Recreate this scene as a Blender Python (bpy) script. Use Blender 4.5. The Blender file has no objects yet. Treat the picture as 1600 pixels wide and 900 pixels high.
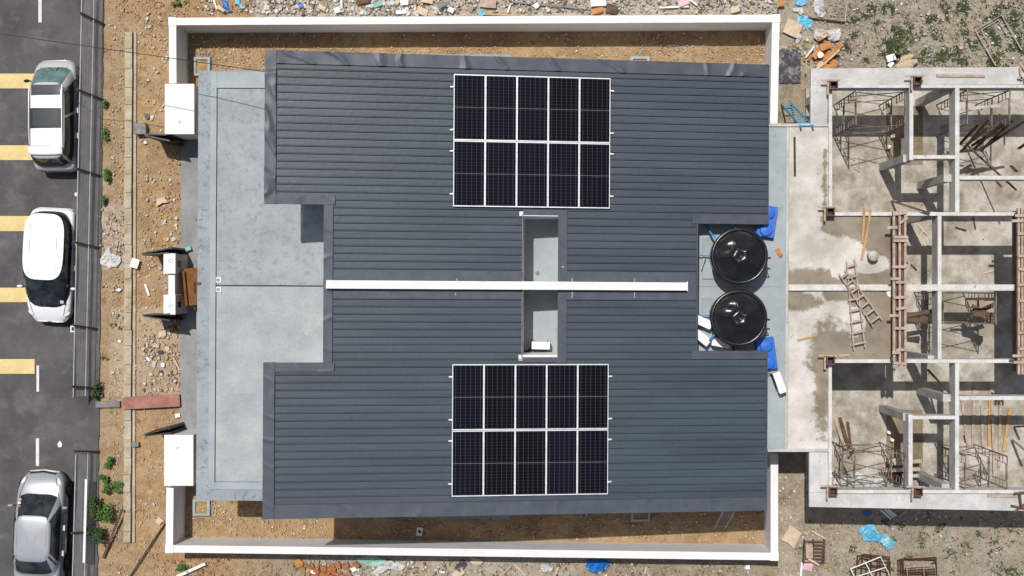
import bpy, math, random
from mathutils import Vector, noise
rnd = random.Random(7)
R_ = math.radians
sc = bpy.context.scene
col = sc.collection

# ------------------------------------------------------------------ camera model
F = 2025.0; H = 45.0; T = math.atan(60 / F); ROLL = 0.0058
def W(px, py, h=0.0):
    """point of the place at height h seen at photograph coordinates px, py"""
    a, b = px - 800, 450 - py
    u = a * math.cos(ROLL) - b * math.sin(ROLL); v = a * math.sin(ROLL) + b * math.cos(ROLL)
    dx = -math.sin(T) * F + math.cos(T) * u; dz = -math.cos(T) * F - math.sin(T) * u
    k = (h - H) / dz
    return Vector((dx * k, v * k, h))
def P(X, Y, Z=0):
    c, s = math.cos(T), math.sin(T)
    d = Vector((X, Y, Z - H))
    u = d.x * c - d.z * s; w = -d.x * s - d.z * c; v = d.y
    u, v = u / w * F, v / w * F
    a = u * math.cos(ROLL) + v * math.sin(ROLL); b = -u * math.sin(ROLL) + v * math.cos(ROLL)
    return 800 + a, 450 - b
cam = bpy.data.cameras.new('camera'); co = bpy.data.objects.new('camera', cam); col.objects.link(co)
cam.sensor_width = 36; cam.lens = F / 1600 * 36; cam.clip_end = 4000; cam.clip_start = 0.5
from mathutils import Matrix
r0 = Vector((math.cos(T), 0, -math.sin(T))); u0 = Vector((0, 1, 0)); b0 = r0.cross(u0)
rr = r0 * math.cos(ROLL) + u0 * math.sin(ROLL); uu = u0 * math.cos(ROLL) - r0 * math.sin(ROLL)
co.matrix_world = Matrix(((rr.x, uu.x, b0.x, 0), (rr.y, uu.y, b0.y, 0), (rr.z, uu.z, b0.z, H), (0, 0, 0, 1)))
sc.camera = co

# ------------------------------------------------------------------ light
wd = bpy.data.worlds.new('World'); sc.world = wd; wd.use_nodes = True
nt = wd.node_tree; sky = nt.nodes.new('ShaderNodeTexSky'); sky.sky_type = 'NISHITA'; sky.sun_disc = False
SD = Vector((-0.16, 0.333, 1)).normalized()          # towards the sun
EL = math.asin(SD.z); AZ = math.atan2(SD.x, SD.y)
sky.sun_elevation = EL; sky.sun_rotation = AZ; sky.dust_density = 3.0; sky.air_density = 1.0; sky.ozone_density = 0.6
bg = nt.nodes['Background']; nt.links.new(sky.outputs[0], bg.inputs[0]); bg.inputs[1].default_value = 0.075
sl = bpy.data.lights.new('sun', 'SUN'); sl.energy = 4.1; sl.angle = R_(0.5); sl.color = (1.0, 0.96, 0.9)
so = bpy.data.objects.new('sun', sl); col.objects.link(so); so.rotation_euler = (-SD).to_track_quat('-Z', 'Y').to_euler()
sc.view_settings.view_transform = 'Standard'; sc.view_settings.look = 'None'; sc.view_settings.exposure = 0
sc.render.engine = 'CYCLES'

# ------------------------------------------------------------------ materials
def lin(c): return tuple(((x / 255) / 12.92 if x / 255 <= .04045 else ((x / 255 + .055) / 1.055) ** 2.4) for x in c)
def S(r, g, b, k=1.3): return tuple(min(.85, v / k) for v in lin((r, g, b)))
def nd(nt, t, **kw):
    n = nt.nodes.new(t)
    for k, v in kw.items():
        if k in n.inputs: n.inputs[k].default_value = v
        else: setattr(n, k, v)
    return n
def mat(name, c1, c2=None, scale=2.0, rough=.8, metal=0, bump=0, bscale=30, spec=.3, var=.12, detail=8, lo=.35, hi=.65,
        c3=None, scale3=12, lo3=.58, hi3=.7, attr=None, coat=0, trans=0, amt3=1.0, grain=None, gs=34, vs=None):
    if grain is None: grain = .2 if rough >= .7 else 0
    m = bpy.data.materials.new(name); m.use_nodes = True; t = m.node_tree; L = t.links.new
    bs = t.nodes['Principled BSDF']; bs.inputs['Roughness'].default_value = rough; bs.inputs['Metallic'].default_value = metal
    bs.inputs['Specular IOR Level'].default_value = spec
    if coat: bs.inputs['Coat Weight'].default_value = coat; bs.inputs['Coat Roughness'].default_value = .06
    tc = nd(t, 'ShaderNodeTexCoord')
    vec = tc.outputs['Object']
    if vs:
        vm = nd(t, 'ShaderNodeVectorMath', operation='MULTIPLY'); vm.inputs[1].default_value = vs; L(vec, vm.inputs[0]); vec = vm.outputs[0]
    n = nd(t, 'ShaderNodeTexNoise', Scale=scale, Detail=detail, Roughness=.62); L(vec, n.inputs['Vector'])
    if c2 is None: c2 = tuple(x * (1 - var) for x in c1); c1 = tuple(x * (1 + var) for x in c1)
    mr = nd(t, 'ShaderNodeMapRange'); mr.inputs[1].default_value = lo; mr.inputs[2].default_value = hi; L(n.outputs[0], mr.inputs[0])
    mx = nd(t, 'ShaderNodeMix', data_type='RGBA'); L(mr.outputs[0], mx.inputs[0])
    mx.inputs[6].default_value = (*c1, 1); mx.inputs[7].default_value = (*c2, 1)
    out = mx.outputs[2]
    if attr:
        at = nd(t, 'ShaderNodeVertexColor'); at.layer_name = attr
        m4 = nd(t, 'ShaderNodeMix', data_type='RGBA', blend_type='MULTIPLY'); m4.inputs[0].default_value = 1
        L(out, m4.inputs[6]); L(at.outputs[0], m4.inputs[7]); out = m4.outputs[2]
    if c3 is not None:
        n3 = nd(t, 'ShaderNodeTexNoise', Scale=scale3, Detail=6, Roughness=.7); L(tc.outputs['Object'], n3.inputs['Vector'])
        r3 = nd(t, 'ShaderNodeMapRange'); r3.inputs[1].default_value = lo3; r3.inputs[2].default_value = hi3; r3.inputs[4].default_value = amt3; L(n3.outputs[0], r3.inputs[0])
        m3 = nd(t, 'ShaderNodeMix', data_type='RGBA'); L(r3.outputs[0], m3.inputs[0]); L(out, m3.inputs[6]); m3.inputs[7].default_value = (*c3, 1); out = m3.outputs[2]
    if grain:
        ng = nd(t, 'ShaderNodeTexNoise', Scale=gs, Detail=5, Roughness=.75); L(tc.outputs['Object'], ng.inputs['Vector'])
        rg = nd(t, 'ShaderNodeMapRange'); rg.inputs[1].default_value = .34; rg.inputs[2].default_value = .66; rg.inputs[3].default_value = 1 - grain; rg.inputs[4].default_value = 1 + grain * .8; L(ng.outputs[0], rg.inputs[0])
        cg = nd(t, 'ShaderNodeCombineColor'); [L(rg.outputs[0], cg.inputs[i]) for i in range(3)]
        mg = nd(t, 'ShaderNodeMix', data_type='RGBA', blend_type='MULTIPLY'); mg.inputs[0].default_value = 1; L(out, mg.inputs[6]); L(cg.outputs[0], mg.inputs[7]); out = mg.outputs[2]
    L(out, bs.inputs['Base Color'])
    if bump:
        nb = nd(t, 'ShaderNodeTexNoise', Scale=bscale, Detail=5, Roughness=.6); L(tc.outputs['Object'], nb.inputs['Vector'])
        bp = nd(t, 'ShaderNodeBump', Strength=bump, Distance=.05); L(nb.outputs[0], bp.inputs['Height']); L(bp.outputs[0], bs.inputs['Normal'])
    return m
M = {}
M['roof'] = mat('roof_steel', S(75, 87, 98), S(64, 75, 86), 1.0, .44, .0, .1, 6, .4, vs=(.16, 1.5, 1), lo=.36, hi=.64, c3=S(104, 114, 126), scale3=20, lo3=.70, hi3=.82, grain=.09, gs=9)
M['flash'] = mat('flashing_steel', S(84, 91, 101), S(74, 81, 92), 2.5, .45, .0, .12, 1.6, .35, c3=S(110, 116, 124), scale3=30, lo3=.72, hi3=.8)
M['capflash'] = mat('ridge_flashing', S(88, 94, 107), S(77, 83, 96), 3, .55, 0, .2, 5, .3, c3=S(140, 145, 150), scale3=14, lo3=.7, hi3=.76)
M['groove'] = mat('lap_shadow_gap', (.034, .047, .062), rough=.8, grain=0)  # dark tone paints shade into laps, slab joints and box hollows
M['white'] = mat('white_paint', (.71, .71, .705), (.65, .65, .645), 1.6, .65, 0, .08, 20, .3, c3=(.46, .45, .43), scale3=2.2, lo3=.58, hi3=.8, amt3=.7, grain=.06, gs=20)
M['whitewall'] = mat('wall_paint', (.74, .745, .75), (.68, .685, .69), 1.0, .8, 0, .08, 25, .2, c3=(.56, .56, .56), scale3=1.4, lo3=.6, hi3=.8)
M['slab'] = mat('painted_slab', S(172, 180, 185), S(155, 163, 168), .9, .75, 0, .1, 40, .25, lo=.36, hi=.64, c3=S(118, 126, 131), scale3=5, lo3=.5, hi3=.78, amt3=.85, grain=.1)
M['slab2'] = mat('painted_slab_edge', S(166, 175, 182), S(150, 159, 166), 1.0, .75, 0, .1, 40, .25, c3=S(104, 116, 126), scale3=6, lo3=.52, hi3=.68, amt3=.75)
M['slab3'] = mat('pale_slab', S(178, 187, 191), S(160, 169, 174), .9, .75, 0, .1, 40, .25, c3=S(140, 150, 154), scale3=3, lo3=.58, hi3=.75)
M['slab4'] = mat('warm_slab', S(180, 187, 190), S(160, 168, 173), .9, .75, 0, .1, 40, .25, c3=S(194, 192, 186), scale3=1.3, lo3=.5, hi3=.75)
M['drive'] = mat('driveway_concrete', S(162, 163, 165), S(140, 141, 144), 1.5, .85, 0, .15, 40, .2)
M['conc'] = mat('raw_concrete', S(212, 211, 207), S(184, 182, 176), 2.2, .9, 0, .3, 35, .1, c3=S(130, 126, 118), scale3=8, lo3=.6, hi3=.74)
M['concw'] = mat('limewashed_beam', S(232, 231, 228), S(205, 203, 198), 2.5, .9, 0, .3, 30, .1, c3=S(150, 147, 140), scale3=7, lo3=.6, hi3=.72)
M['ring'] = mat('roof_slab_concrete', S(220, 220, 219), S(190, 188, 184), 1.6, .9, 0, .3, 35, .1, c3=S(132, 126, 116), scale3=7, lo3=.6, hi3=.74, amt3=.85)
M['floor'] = mat('floor_screed', S(206, 200, 190), S(164, 155, 140), 1.3, .92, 0, .4, 30, .1, lo=.4, hi=.6, c3=S(122, 111, 94), scale3=1.7, lo3=.5, hi3=.74, amt3=.8)
M['pit'] = mat('earth_pit', S(160, 146, 124), S(128, 114, 94), 2, .95, 0, .4, 20, .1)
M['asphalt'] = mat('asphalt', S(112, 110, 111), S(88, 86, 88), .7, .9, 0, .6, 60, .15, lo=.34, hi=.66, c3=S(150, 146, 141), scale3=1.1, lo3=.52, hi3=.78, amt3=.65)
M['yellow'] = mat('yellow_paint', S(240, 218, 156), S(226, 202, 140), 2, .8, 0, .2, 40, c3=S(168, 152, 120), scale3=7, lo3=.60, hi3=.76, amt3=.8)
M['linew'] = mat('white_road_paint', S(238, 238, 235), S(222, 222, 218), 4, .8)
M['hoard'] = mat('zinc_sheet', (.40, .405, .415), (.31, .316, .325), 2.2, .7, 0, .1, 8, .3)
M['pole'] = mat('dark_pole', (.085, .07, .06), rough=.8)
M['black'] = mat('black_steel', (.012, .012, .013), rough=.45, spec=.4)
M['tank'] = mat('black_plastic', (.014, .014, .015), (.009, .009, .010), 3, .25, 0, .25, 1.8, .45, c3=(.022, .022, .022), scale3=5, lo3=.6, hi3=.85, grain=0)
M['blue'] = mat('blue_plastic', (.012, .13, .52), (.010, .10, .44), 2, .35, 0, 0, 5, .5)
M['pipe'] = mat('blue_pipe', (.05, .27, .62), rough=.5)
M['alu'] = mat('aluminium', (.72, .73, .74), rough=.4, metal=.3, spec=.5)
M['acw'] = mat('unit_casing', (.76, .77, .77), rough=.5)
M['acg'] = mat('unit_grille', (.02, .02, .022), rough=.7)
M['card'] = mat('cardboard', S(142, 98, 56), S(116, 78, 42), 4, .9, 0, .2, 10)
M['wood'] = mat('formwork_timber', S(205, 188, 172), S(170, 150, 132), 5, .9, 0, .3, 30)
M['woodb'] = mat('weathered_timber', S(120, 98, 80), S(86, 68, 54), 4, .9, 0, .3, 30)
M['woodd'] = mat('dark_timber', S(92, 74, 60), S(62, 50, 42), 4, .9, 0, .3, 30)
M['woody'] = mat('fresh_timber', S(214, 176, 124), S(190, 148, 98), 4, .85, 0, .2, 30)
M['red'] = mat('formwork_ply', S(140, 98, 84), S(104, 70, 60), 4, .85, 0, .2, 30)
M['pink'] = mat('faded_red_board', S(186, 132, 122), S(158, 108, 98), 3, .85, 0, .2, 30, c3=S(210, 180, 170), scale3=9, lo3=.6, hi3=.75)
M['drain'] = mat('drain_concrete', S(206, 196, 176), S(176, 164, 140), 2.4, .9, 0, .4, 30, c3=S(168, 130, 88), scale3=5, lo3=.52, hi3=.68, amt3=.8)
M['rust'] = mat('rusty_steel', S(110, 74, 56), S(78, 50, 40), 8, .85, .2, .2, 40)
M['galv'] = mat('galvanised_tube', S(205, 200, 192), S(160, 152, 142), 6, .6, .3)
M['scaf'] = mat('scaffold_tube', S(170, 158, 146), S(96, 78, 66), 3, .7, .2)
M['bluelad'] = mat('blue_ladder_paint', S(60, 150, 190), S(110, 160, 180), 6, .6)
M['cyan'] = mat('cyan_tarp', S(120, 206, 234), S(66, 172, 216), 4, .45, 0, .8, 9, .4, c3=S(205, 234, 242), scale3=4, lo3=.52, hi3=.66)  # pale patches paint white highlights into the tarp colour
M['bluet'] = mat('blue_tarp', S(40, 132, 214), S(28, 108, 190), 4, .45, 0, .6, 9, .4)
M['blackt'] = mat('black_sheet', S(74, 72, 78), S(58, 56, 62), 3, .7, 0, .5, 9, .3, c3=S(178, 176, 180), scale3=2.6, lo3=.48, hi3=.7)
M['plast'] = mat('white_plastic_film', S(226, 226, 224), S(196, 196, 196), 6, .5, 0, .6, 14, .4)
M['netg'] = mat('green_net', S(110, 178, 160), S(190, 210, 200), 5, .8)
M['brick'] = mat('clay_brick', S(190, 128, 84), S(150, 94, 62), 5, .9, 0, .2, 30)
M['orangeb'] = mat('orange_board', S(214, 152, 88), S(176, 112, 58), 5, .7, 0, .2, 20)
M['beige'] = mat('beige_board', S(226, 206, 180), S(204, 182, 156), 5, .85, 0, .2, 20)
M['grey'] = mat('grey_scrap', S(150, 148, 146), S(120, 118, 116), 5, .85, 0, .2, 20)
M['bag'] = mat('cement_bag_paper', S(212, 196, 168), S(188, 168, 140), 5, .9, 0, .6, 9)
M['pinkp'] = mat('pink_plastic', S(232, 196, 200), S(214, 170, 178), 5, .6)
M['teal'] = mat('teal_scrap', S(120, 176, 180), S(150, 190, 190), 5, .6)
M['glass'] = mat('car_glass', (.035, .043, .046), (.010, .013, .014), 2.2, .05, spec=.6, lo=.42, hi=.58)
M['glasst'] = mat('teal_windscreen', (.15, .25, .25), (.07, .12, .12), 2.5, .05, spec=.7)
M['glassd'] = mat('roof_glass', (.05, .06, .068), rough=.08, spec=.6)
M['carw'] = mat('white_car_paint', (.78, .79, .80), (.74, .75, .76), 1, .3, 0, coat=.6)
M['cars'] = mat('silver_car_paint', (.42, .43, .44), (.38, .39, .40), 1, .32, .35, coat=.6)
M['carg'] = mat('blue_silver_car_paint', (.40, .425, .45), (.36, .385, .41), 1, .3, .35, coat=.6)
M['cargr'] = mat('grey_car_paint', (.58, .58, .58), (.54, .54, .54), 1, .32, .3, coat=.6)
M['tyre'] = mat('tyre_rubber', (.012, .012, .012), rough=.85)
M['rim'] = mat('wheel_rim', (.10, .10, .10), rough=.4, metal=.6)
M['lamp'] = mat('lamp_lens', (.62, .63, .62), rough=.12, spec=.6)
M['tail'] = mat('tail_lens', (.42, .015, .015), rough=.2, spec=.6)
M['trim'] = mat('black_trim', (.015, .015, .016), rough=.5)
M['sticker'] = mat('paper_sticker', (.5, .42, .36), rough=.7)
M['sand'] = mat('sandy_fill', S(190, 160, 112), S(160, 130, 86), 5, .95, 0, .4, 30)
def leafmat(n, a, b): return mat(n, a, b, 9, .6, 0, 0, 1, .3, attr=None)
M['leaf'] = leafmat('leaf_green', (.075, .165, .024), (.028, .075, .013))
M['leafd'] = leafmat('dark_leaf', (.035, .075, .015), (.018, .04, .010))
M['grass'] = leafmat('grass_blade', (.04, .068, .02), (.09, .105, .05))
M['grassg'] = leafmat('grey_weed', (.34, .36, .34), (.22, .24, .21))
M['stone'] = mat('rubble_stone', (1, 1, 1), (.8, .8, .8), 9, .9, attr='Col')

def solar_mat():
    m = bpy.data.materials.new('solar_cells'); m.use_nodes = True; t = m.node_tree; L = t.links.new; bs = t.nodes['Principled BSDF']
    tc = nd(t, 'ShaderNodeTexCoord'); sp = nd(t, 'ShaderNodeSeparateXYZ'); L(tc.outputs['Object'], sp.inputs[0])
    def line(src, period, width, off=0.0):
        a = nd(t, 'ShaderNodeMath', operation='MULTIPLY_ADD'); a.inputs[1].default_value = 1 / period; a.inputs[2].default_value = off; L(src, a.inputs[0])
        f = nd(t, 'ShaderNodeMath', operation='FRACT'); L(a.outputs[0], f.inputs[0])
        s = nd(t, 'ShaderNodeMath', operation='SUBTRACT'); s.inputs[1].default_value = .5; L(f.outputs[0], s.inputs[0])
        b = nd(t, 'ShaderNodeMath', operation='ABSOLUTE'); L(s.outputs[0], b.inputs[0])
        g = nd(t, 'ShaderNodeMath', operation='LESS_THAN'); g.inputs[1].default_value = width / period / 2; L(b.outputs[0], g.inputs[0]); return g.outputs[0]
    v = line(sp.outputs[0], .15, .013, .0); h = line(sp.outputs[1], .0985, .010, .0)
    f1 = nd(t, 'ShaderNodeMath', operation='MULTIPLY'); f1.inputs[1].default_value = .55; L(h, f1.inputs[0])
    mx = nd(t, 'ShaderNodeMath', operation='MAXIMUM'); L(v, mx.inputs[0]); L(f1.outputs[0], mx.inputs[1])
    n = nd(t, 'ShaderNodeTexNoise', Scale=1.3, Detail=3); L(tc.outputs['Object'], n.inputs[0])
    oi = nd(t, 'ShaderNodeObjectInfo')
    c0 = nd(t, 'ShaderNodeMix', data_type='RGBA'); c0.inputs[6].default_value = (.003, .0032, .005, 1); c0.inputs[7].default_value = (.0042, .0055, .0115, 1); L(oi.outputs['Random'], c0.inputs[0])
    c = nd(t, 'ShaderNodeMix', data_type='RGBA'); L(mx.outputs[0], c.inputs[0]); L(c0.outputs[2], c.inputs[6]); c.inputs[7].default_value = (.045, .048, .058, 1)
    L(c.outputs[2], bs.inputs['Base Color']); bs.inputs['Roughness'].default_value = .18; bs.inputs['Specular IOR Level'].default_value = .12
    return m
M['solar'] = solar_mat()

def ground_mat():
    m = bpy.data.materials.new('site_soil'); m.use_nodes = True; t = m.node_tree; L = t.links.new; bs = t.nodes['Principled BSDF']
    bs.inputs['Roughness'].default_value = .95; bs.inputs['Specular IOR Level'].default_value = .1
    at = nd(t, 'ShaderNodeVertexColor'); at.layer_name = 'Col'; sp = nd(t, 'ShaderNodeSeparateColor'); L(at.outputs[0], sp.inputs[0])
    tc = nd(t, 'ShaderNodeTexCoord')
    def ns(scale, detail, rough=.65): n = nd(t, 'ShaderNodeTexNoise', Scale=scale, Detail=detail, Roughness=rough); L(tc.outputs['Object'], n.inputs['Vector']); return n.outputs[0]
    def mr(src, a, b, c=0, d=1): r = nd(t, 'ShaderNodeMapRange'); r.inputs[1].default_value = a; r.inputs[2].default_value = b; r.inputs[3].default_value = c; r.inputs[4].default_value = d; L(src, r.inputs[0]); return r.outputs[0]
    def mix(f, a, b):
        x = nd(t, 'ShaderNodeMix', data_type='RGBA'); L(f, x.inputs[0])
        for s, i in ((a, 6), (b, 7)):
            if isinstance(s, tuple): x.inputs[i].default_value = (*s, 1)
            else: L(s, x.inputs[i])
        return x.outputs[2]
    def mul(a, b): x = nd(t, 'ShaderNodeMath', operation='MULTIPLY'); L(a, x.inputs[0]); L(b, x.inputs[1]); return x.outputs[0]
    n1 = mr(ns(.9, 9), .34, .66); n2 = mr(ns(6, 8, .7), .36, .66); n3 = ns(28, 6, .7)
    pale = mr(ns(4.5, 9, .72), .52, .66); dark = mr(ns(3.1, 9, .72), .54, .68); fine = mr(ns(16, 6, .7), .40, .62)
    orange = mix(n1, S(204, 172, 130), S(172, 138, 98)); orange = mix(dark, orange, S(124, 95, 66)); orange = mix(mul(pale, fine), orange, S(228, 210, 180))
    tan = mix(n1, S(186, 173, 152), S(152, 138, 117)); tan = mix(dark, tan, S(118, 104, 86)); tan = mix(mul(pale, fine), tan, S(218, 210, 196))
    base = mix(sp.outputs[0], tan, orange)
    base = mix(mr(ns(1.5, 9, .7), .5, .68, 0, .75), base, mix(sp.outputs[0], S(206, 199, 188), S(212, 190, 156)))
    base = mix(mr(ns(.7, 7, .6), .48, .66, 0, .5), base, mix(sp.outputs[0], S(132, 121, 104), S(150, 128, 100)))
    base = mix(mul(n2, mr(n3, .35, .6, .0, .6)), base, mix(sp.outputs[0], S(116, 102, 84), S(132, 98, 66)))
    # green weedy film and pale rubble dust
    base = mix(mul(sp.outputs[1], mr(ns(7, 8, .75), .42, .6)), base, (.055, .075, .03))
    base = mix(mul(sp.outputs[2], mr(ns(5, 8, .75), .38, .58)), base, S(214, 208, 200))
    # small stones
    for scl, thr in ((13, .14), (24, .17), (46, .2)):
        vo = nd(t, 'ShaderNodeTexVoronoi', Scale=scl); L(tc.outputs['Object'], vo.inputs['Vector'])
        sv = nd(t, 'ShaderNodeSeparateColor'); L(vo.outputs['Color'], sv.inputs[0])
        g = mul(mr(vo.outputs['Distance'], thr * 1.6, thr, 0, 1), mr(sv.outputs[0], .60, .64))
        base = mix(g, base, mix(sv.outputs[1], S(236, 222, 198), S(188, 164, 132)))
    L(base, bs.inputs['Base Color'])
    bp = nd(t, 'ShaderNodeBump', Strength=.8, Distance=.06); L(ns(22, 8, .75), bp.inputs['Height']); L(bp.outputs[0], bs.inputs['Normal'])
    return m
M['soil'] = ground_mat()

def wet_mat():
    m = bpy.data.materials.new('wet_patched_concrete'); m.use_nodes = True; t = m.node_tree; L = t.links.new; bs = t.nodes['Principled BSDF']
    at = nd(t, 'ShaderNodeVertexColor'); at.layer_name = 'Col'; sp = nd(t, 'ShaderNodeSeparateColor'); L(at.outputs[0], sp.inputs[0])
    tc = nd(t, 'ShaderNodeTexCoord')
    n = nd(t, 'ShaderNodeTexNoise', Scale=3.2, Detail=9, Roughness=.7); L(tc.outputs['Object'], n.inputs['Vector'])
    n2 = nd(t, 'ShaderNodeTexNoise', Scale=1.1, Detail=8, Roughness=.65); L(tc.outputs['Object'], n2.inputs['Vector'])
    a = nd(t, 'ShaderNodeMath', operation='MULTIPLY_ADD'); L(n.outputs[0], a.inputs[0]); a.inputs[1].default_value = .7; L(sp.outputs[0], a.inputs[2])
    r = nd(t, 'ShaderNodeMapRange'); r.inputs[1].default_value = .78; r.inputs[2].default_value = .9; L(a.outputs[0], r.inputs[0])
    r2 = nd(t, 'ShaderNodeMapRange'); r2.inputs[1].default_value = .35; r2.inputs[2].default_value = .65; L(n2.outputs[0], r2.inputs[0])
    def mix(f, p, q):
        x = nd(t, 'ShaderNodeMix', data_type='RGBA'); L(f, x.inputs[0])
        for s, i in ((p, 6), (q, 7)):
            if isinstance(s, tuple): x.inputs[i].default_value = (*s, 1)
            else: L(s, x.inputs[i])
        return x.outputs[2]
    dry = mix(r2.outputs[0], S(226, 223, 217), S(186, 181, 172)); wet = mix(r2.outputs[0], S(162, 153, 136), S(130, 121, 105))
    L(mix(r.outputs[0], dry, wet), bs.inputs['Base Color']); bs.inputs['Roughness'].default_value = .85; bs.inputs['Specular IOR Level'].default_value = .15
    bp = nd(t, 'ShaderNodeBump', Strength=.25, Distance=.05); L(n.outputs[0], bp.inputs['Height']); L(bp.outputs[0], bs.inputs['Normal'])
    return m
M['wet'] = wet_mat()

# ------------------------------------------------------------------ mesh helpers
class MB:
    def __init__(s): s.v = []; s.f = []; s.c = []
    def add(s, vs, fs, c=None):
        o = len(s.v); s.v += [tuple(v) for v in vs]; s.f += [tuple(i + o for i in f) for f in fs]; s.c += [c] * len(fs); return s
    def hexa(s, p, c=None):    # 4 bottom (ccw), 4 top
        return s.add(p, [(3, 2, 1, 0), (4, 5, 6, 7), (0, 1, 5, 4), (1, 2, 6, 5), (2, 3, 7, 6), (3, 0, 4, 7)], c)
    def box(s, c, d, rz=0, col=None):
        x, y, z = c; a, b, h = d[0] / 2, d[1] / 2, d[2] / 2; q = []
        for k in (-h, h):
            for i, j in ((-a, -b), (a, -b), (a, b), (-a, b)):
                q.append((x + i * math.cos(rz) - j * math.sin(rz), y + i * math.sin(rz) + j * math.cos(rz), z + k))
        return s.hexa(q, col)
    def bb(s, x0, x1, y0, y1, z0, z1): return s.box(((x0 + x1) / 2, (y0 + y1) / 2, (z0 + z1) / 2), (abs(x1 - x0), abs(y1 - y0), abs(z1 - z0)))
    def prism(s, pts, z0, z1):
        n = len(pts)
        if sum(pts[i][0] * pts[(i + 1) % n][1] - pts[(i + 1) % n][0] * pts[i][1] for i in range(n)) < 0: pts = pts[::-1]
        g = lambda z, p: z(p[0]) if callable(z) else z
        vs = [(p[0], p[1], g(z0, p)) for p in pts] + [(p[0], p[1], g(z1, p)) for p in pts]
        return s.add(vs, [tuple(range(n))[::-1], tuple(range(n, 2 * n))] + [(i, (i + 1) % n, n + (i + 1) % n, n + i) for i in range(n)])
    def bar(s, p, q, w, h=None, up=(0, 0, 1)):
        p = Vector(p); q = Vector(q); d = (q - p).normalized(); up = Vector(up)
        if abs(d.dot(up)) > .95: up = Vector((0, 1, 0))
        a = d.cross(up).normalized() * (w / 2); b = a.cross(d).normalized() * ((h or w) / 2)
        return s.hexa([p - a - b, p + a - b, p + a + b, p - a + b, q - a - b, q + a - b, q + a + b, q - a + b][0:4] + [q - a - b, q + a - b, q + a + b, q - a + b])
    def tube(s, pts, r, n=6):
        pts = [Vector(p) for p in pts]; o = len(s.v)
        for i, p in enumerate(pts):
            d = (pts[min(i + 1, len(pts) - 1)] - pts[max(i - 1, 0)]).normalized()
            a = d.cross(Vector((0, 0, 1)))
            a = Vector((1, 0, 0)) if a.length < .05 else a.normalized()
            b = d.cross(a).normalized()
            for k in range(n): t = 2 * math.pi * k / n; s.v.append(tuple(p + a * math.cos(t) * r + b * math.sin(t) * r))
        for i in range(len(pts) - 1):
            for k in range(n): k2 = (k + 1) % n; s.f.append((o + i * n + k, o + i * n + k2, o + (i + 1) * n + k2, o + (i + 1) * n + k)); s.c.append(None)
        m = o + (len(pts) - 1) * n
        s.f += [tuple(range(o, o + n))[::-1], tuple(range(m, m + n))]; s.c += [None, None]; return s
    def lathe(s, prof, c, n=48, rf=None):
        o = len(s.v)
        for r, z in prof:
            for k in range(n):
                t = 2 * math.pi * k / n; dz = rf(r, t) if rf else 0
                s.v.append((c[0] + r * math.cos(t), c[1] + r * math.sin(t), c[2] + z + dz))
        for i in range(len(prof) - 1):
            for k in range(n): k2 = (k + 1) % n; s.f.append((o + i * n + k, o + i * n + k2, o + (i + 1) * n + k2, o + (i + 1) * n + k)); s.c.append(None)
        return s
    def grid(s, fn, nu, nv):
        o = len(s.v)
        for j in range(nv + 1):
            for i in range(nu + 1): s.v.append(tuple(fn(i / nu, j / nv)))
        for j in range(nv):
            for i in range(nu): a = o + j * (nu + 1) + i; s.f.append((a, a + 1, a + nu + 2, a + nu + 1)); s.c.append(None)
        return s
    def build(s, name, m, parent=None, smooth=False, origin=None):
        me = bpy.data.meshes.new(name)
        o = bpy.data.objects.new(name, me); col.objects.link(o)
        if parent is not None:
            par = parent; off = Vector((0, 0, 0))
            while par is not None: off += par.location; par = par.parent
            o.parent = parent
        elif origin is not None: off = Vector(origin); o.location = off
        else:
            xs = [v[0] for v in s.v]; ys = [v[1] for v in s.v]; zs = [v[2] for v in s.v]
            off = Vector(((min(xs) + max(xs)) / 2, (min(ys) + max(ys)) / 2, min(zs))); o.location = off
        me.from_pydata([(v[0] - off.x, v[1] - off.y, v[2] - off.z) for v in s.v], [], s.f)
        if any(c is not None for c in s.c):
            ca = me.color_attributes.new('Col', 'FLOAT_COLOR', 'CORNER'); k = 0
            buf = []
            for c, f in zip(s.c, s.f): buf += list((*(c or (1, 1, 1)), 1)) * len(f)
            ca.data.foreach_set('color', buf)
        me.materials.append(M[m] if isinstance(m, str) else m)
        if smooth:
            for p in me.polygons: p.use_smooth = True
        me.update(); return o
def tag(o, label=None, cat=None, group=None, kind=None):
    if label: o['label'] = label
    if cat: o['category'] = cat
    if group: o['group'] = group
    if kind: o['kind'] = kind
    return o
def empty(name, loc, label, cat, group=None):
    o = bpy.data.objects.new(name, None); col.objects.link(o); o.location = loc; o.empty_display_size = .3
    return tag(o, label, cat, group)
def quadpx(pts, h): return [W(x, y, h).xy for x, y in pts]
def rectpx(x0, y0, x1, y1, h): return quadpx([(x0, y0), (x1, y0), (x1, y1), (x0, y1)], h)
def copy_tree(o, parent=None):
    c = o.copy(); col.objects.link(c); c.parent = parent
    for ch in list(o.children): copy_tree(ch, c)
    return c
def nz(x, y, z=0): return noise.noise(Vector((x, y, z)))

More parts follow.
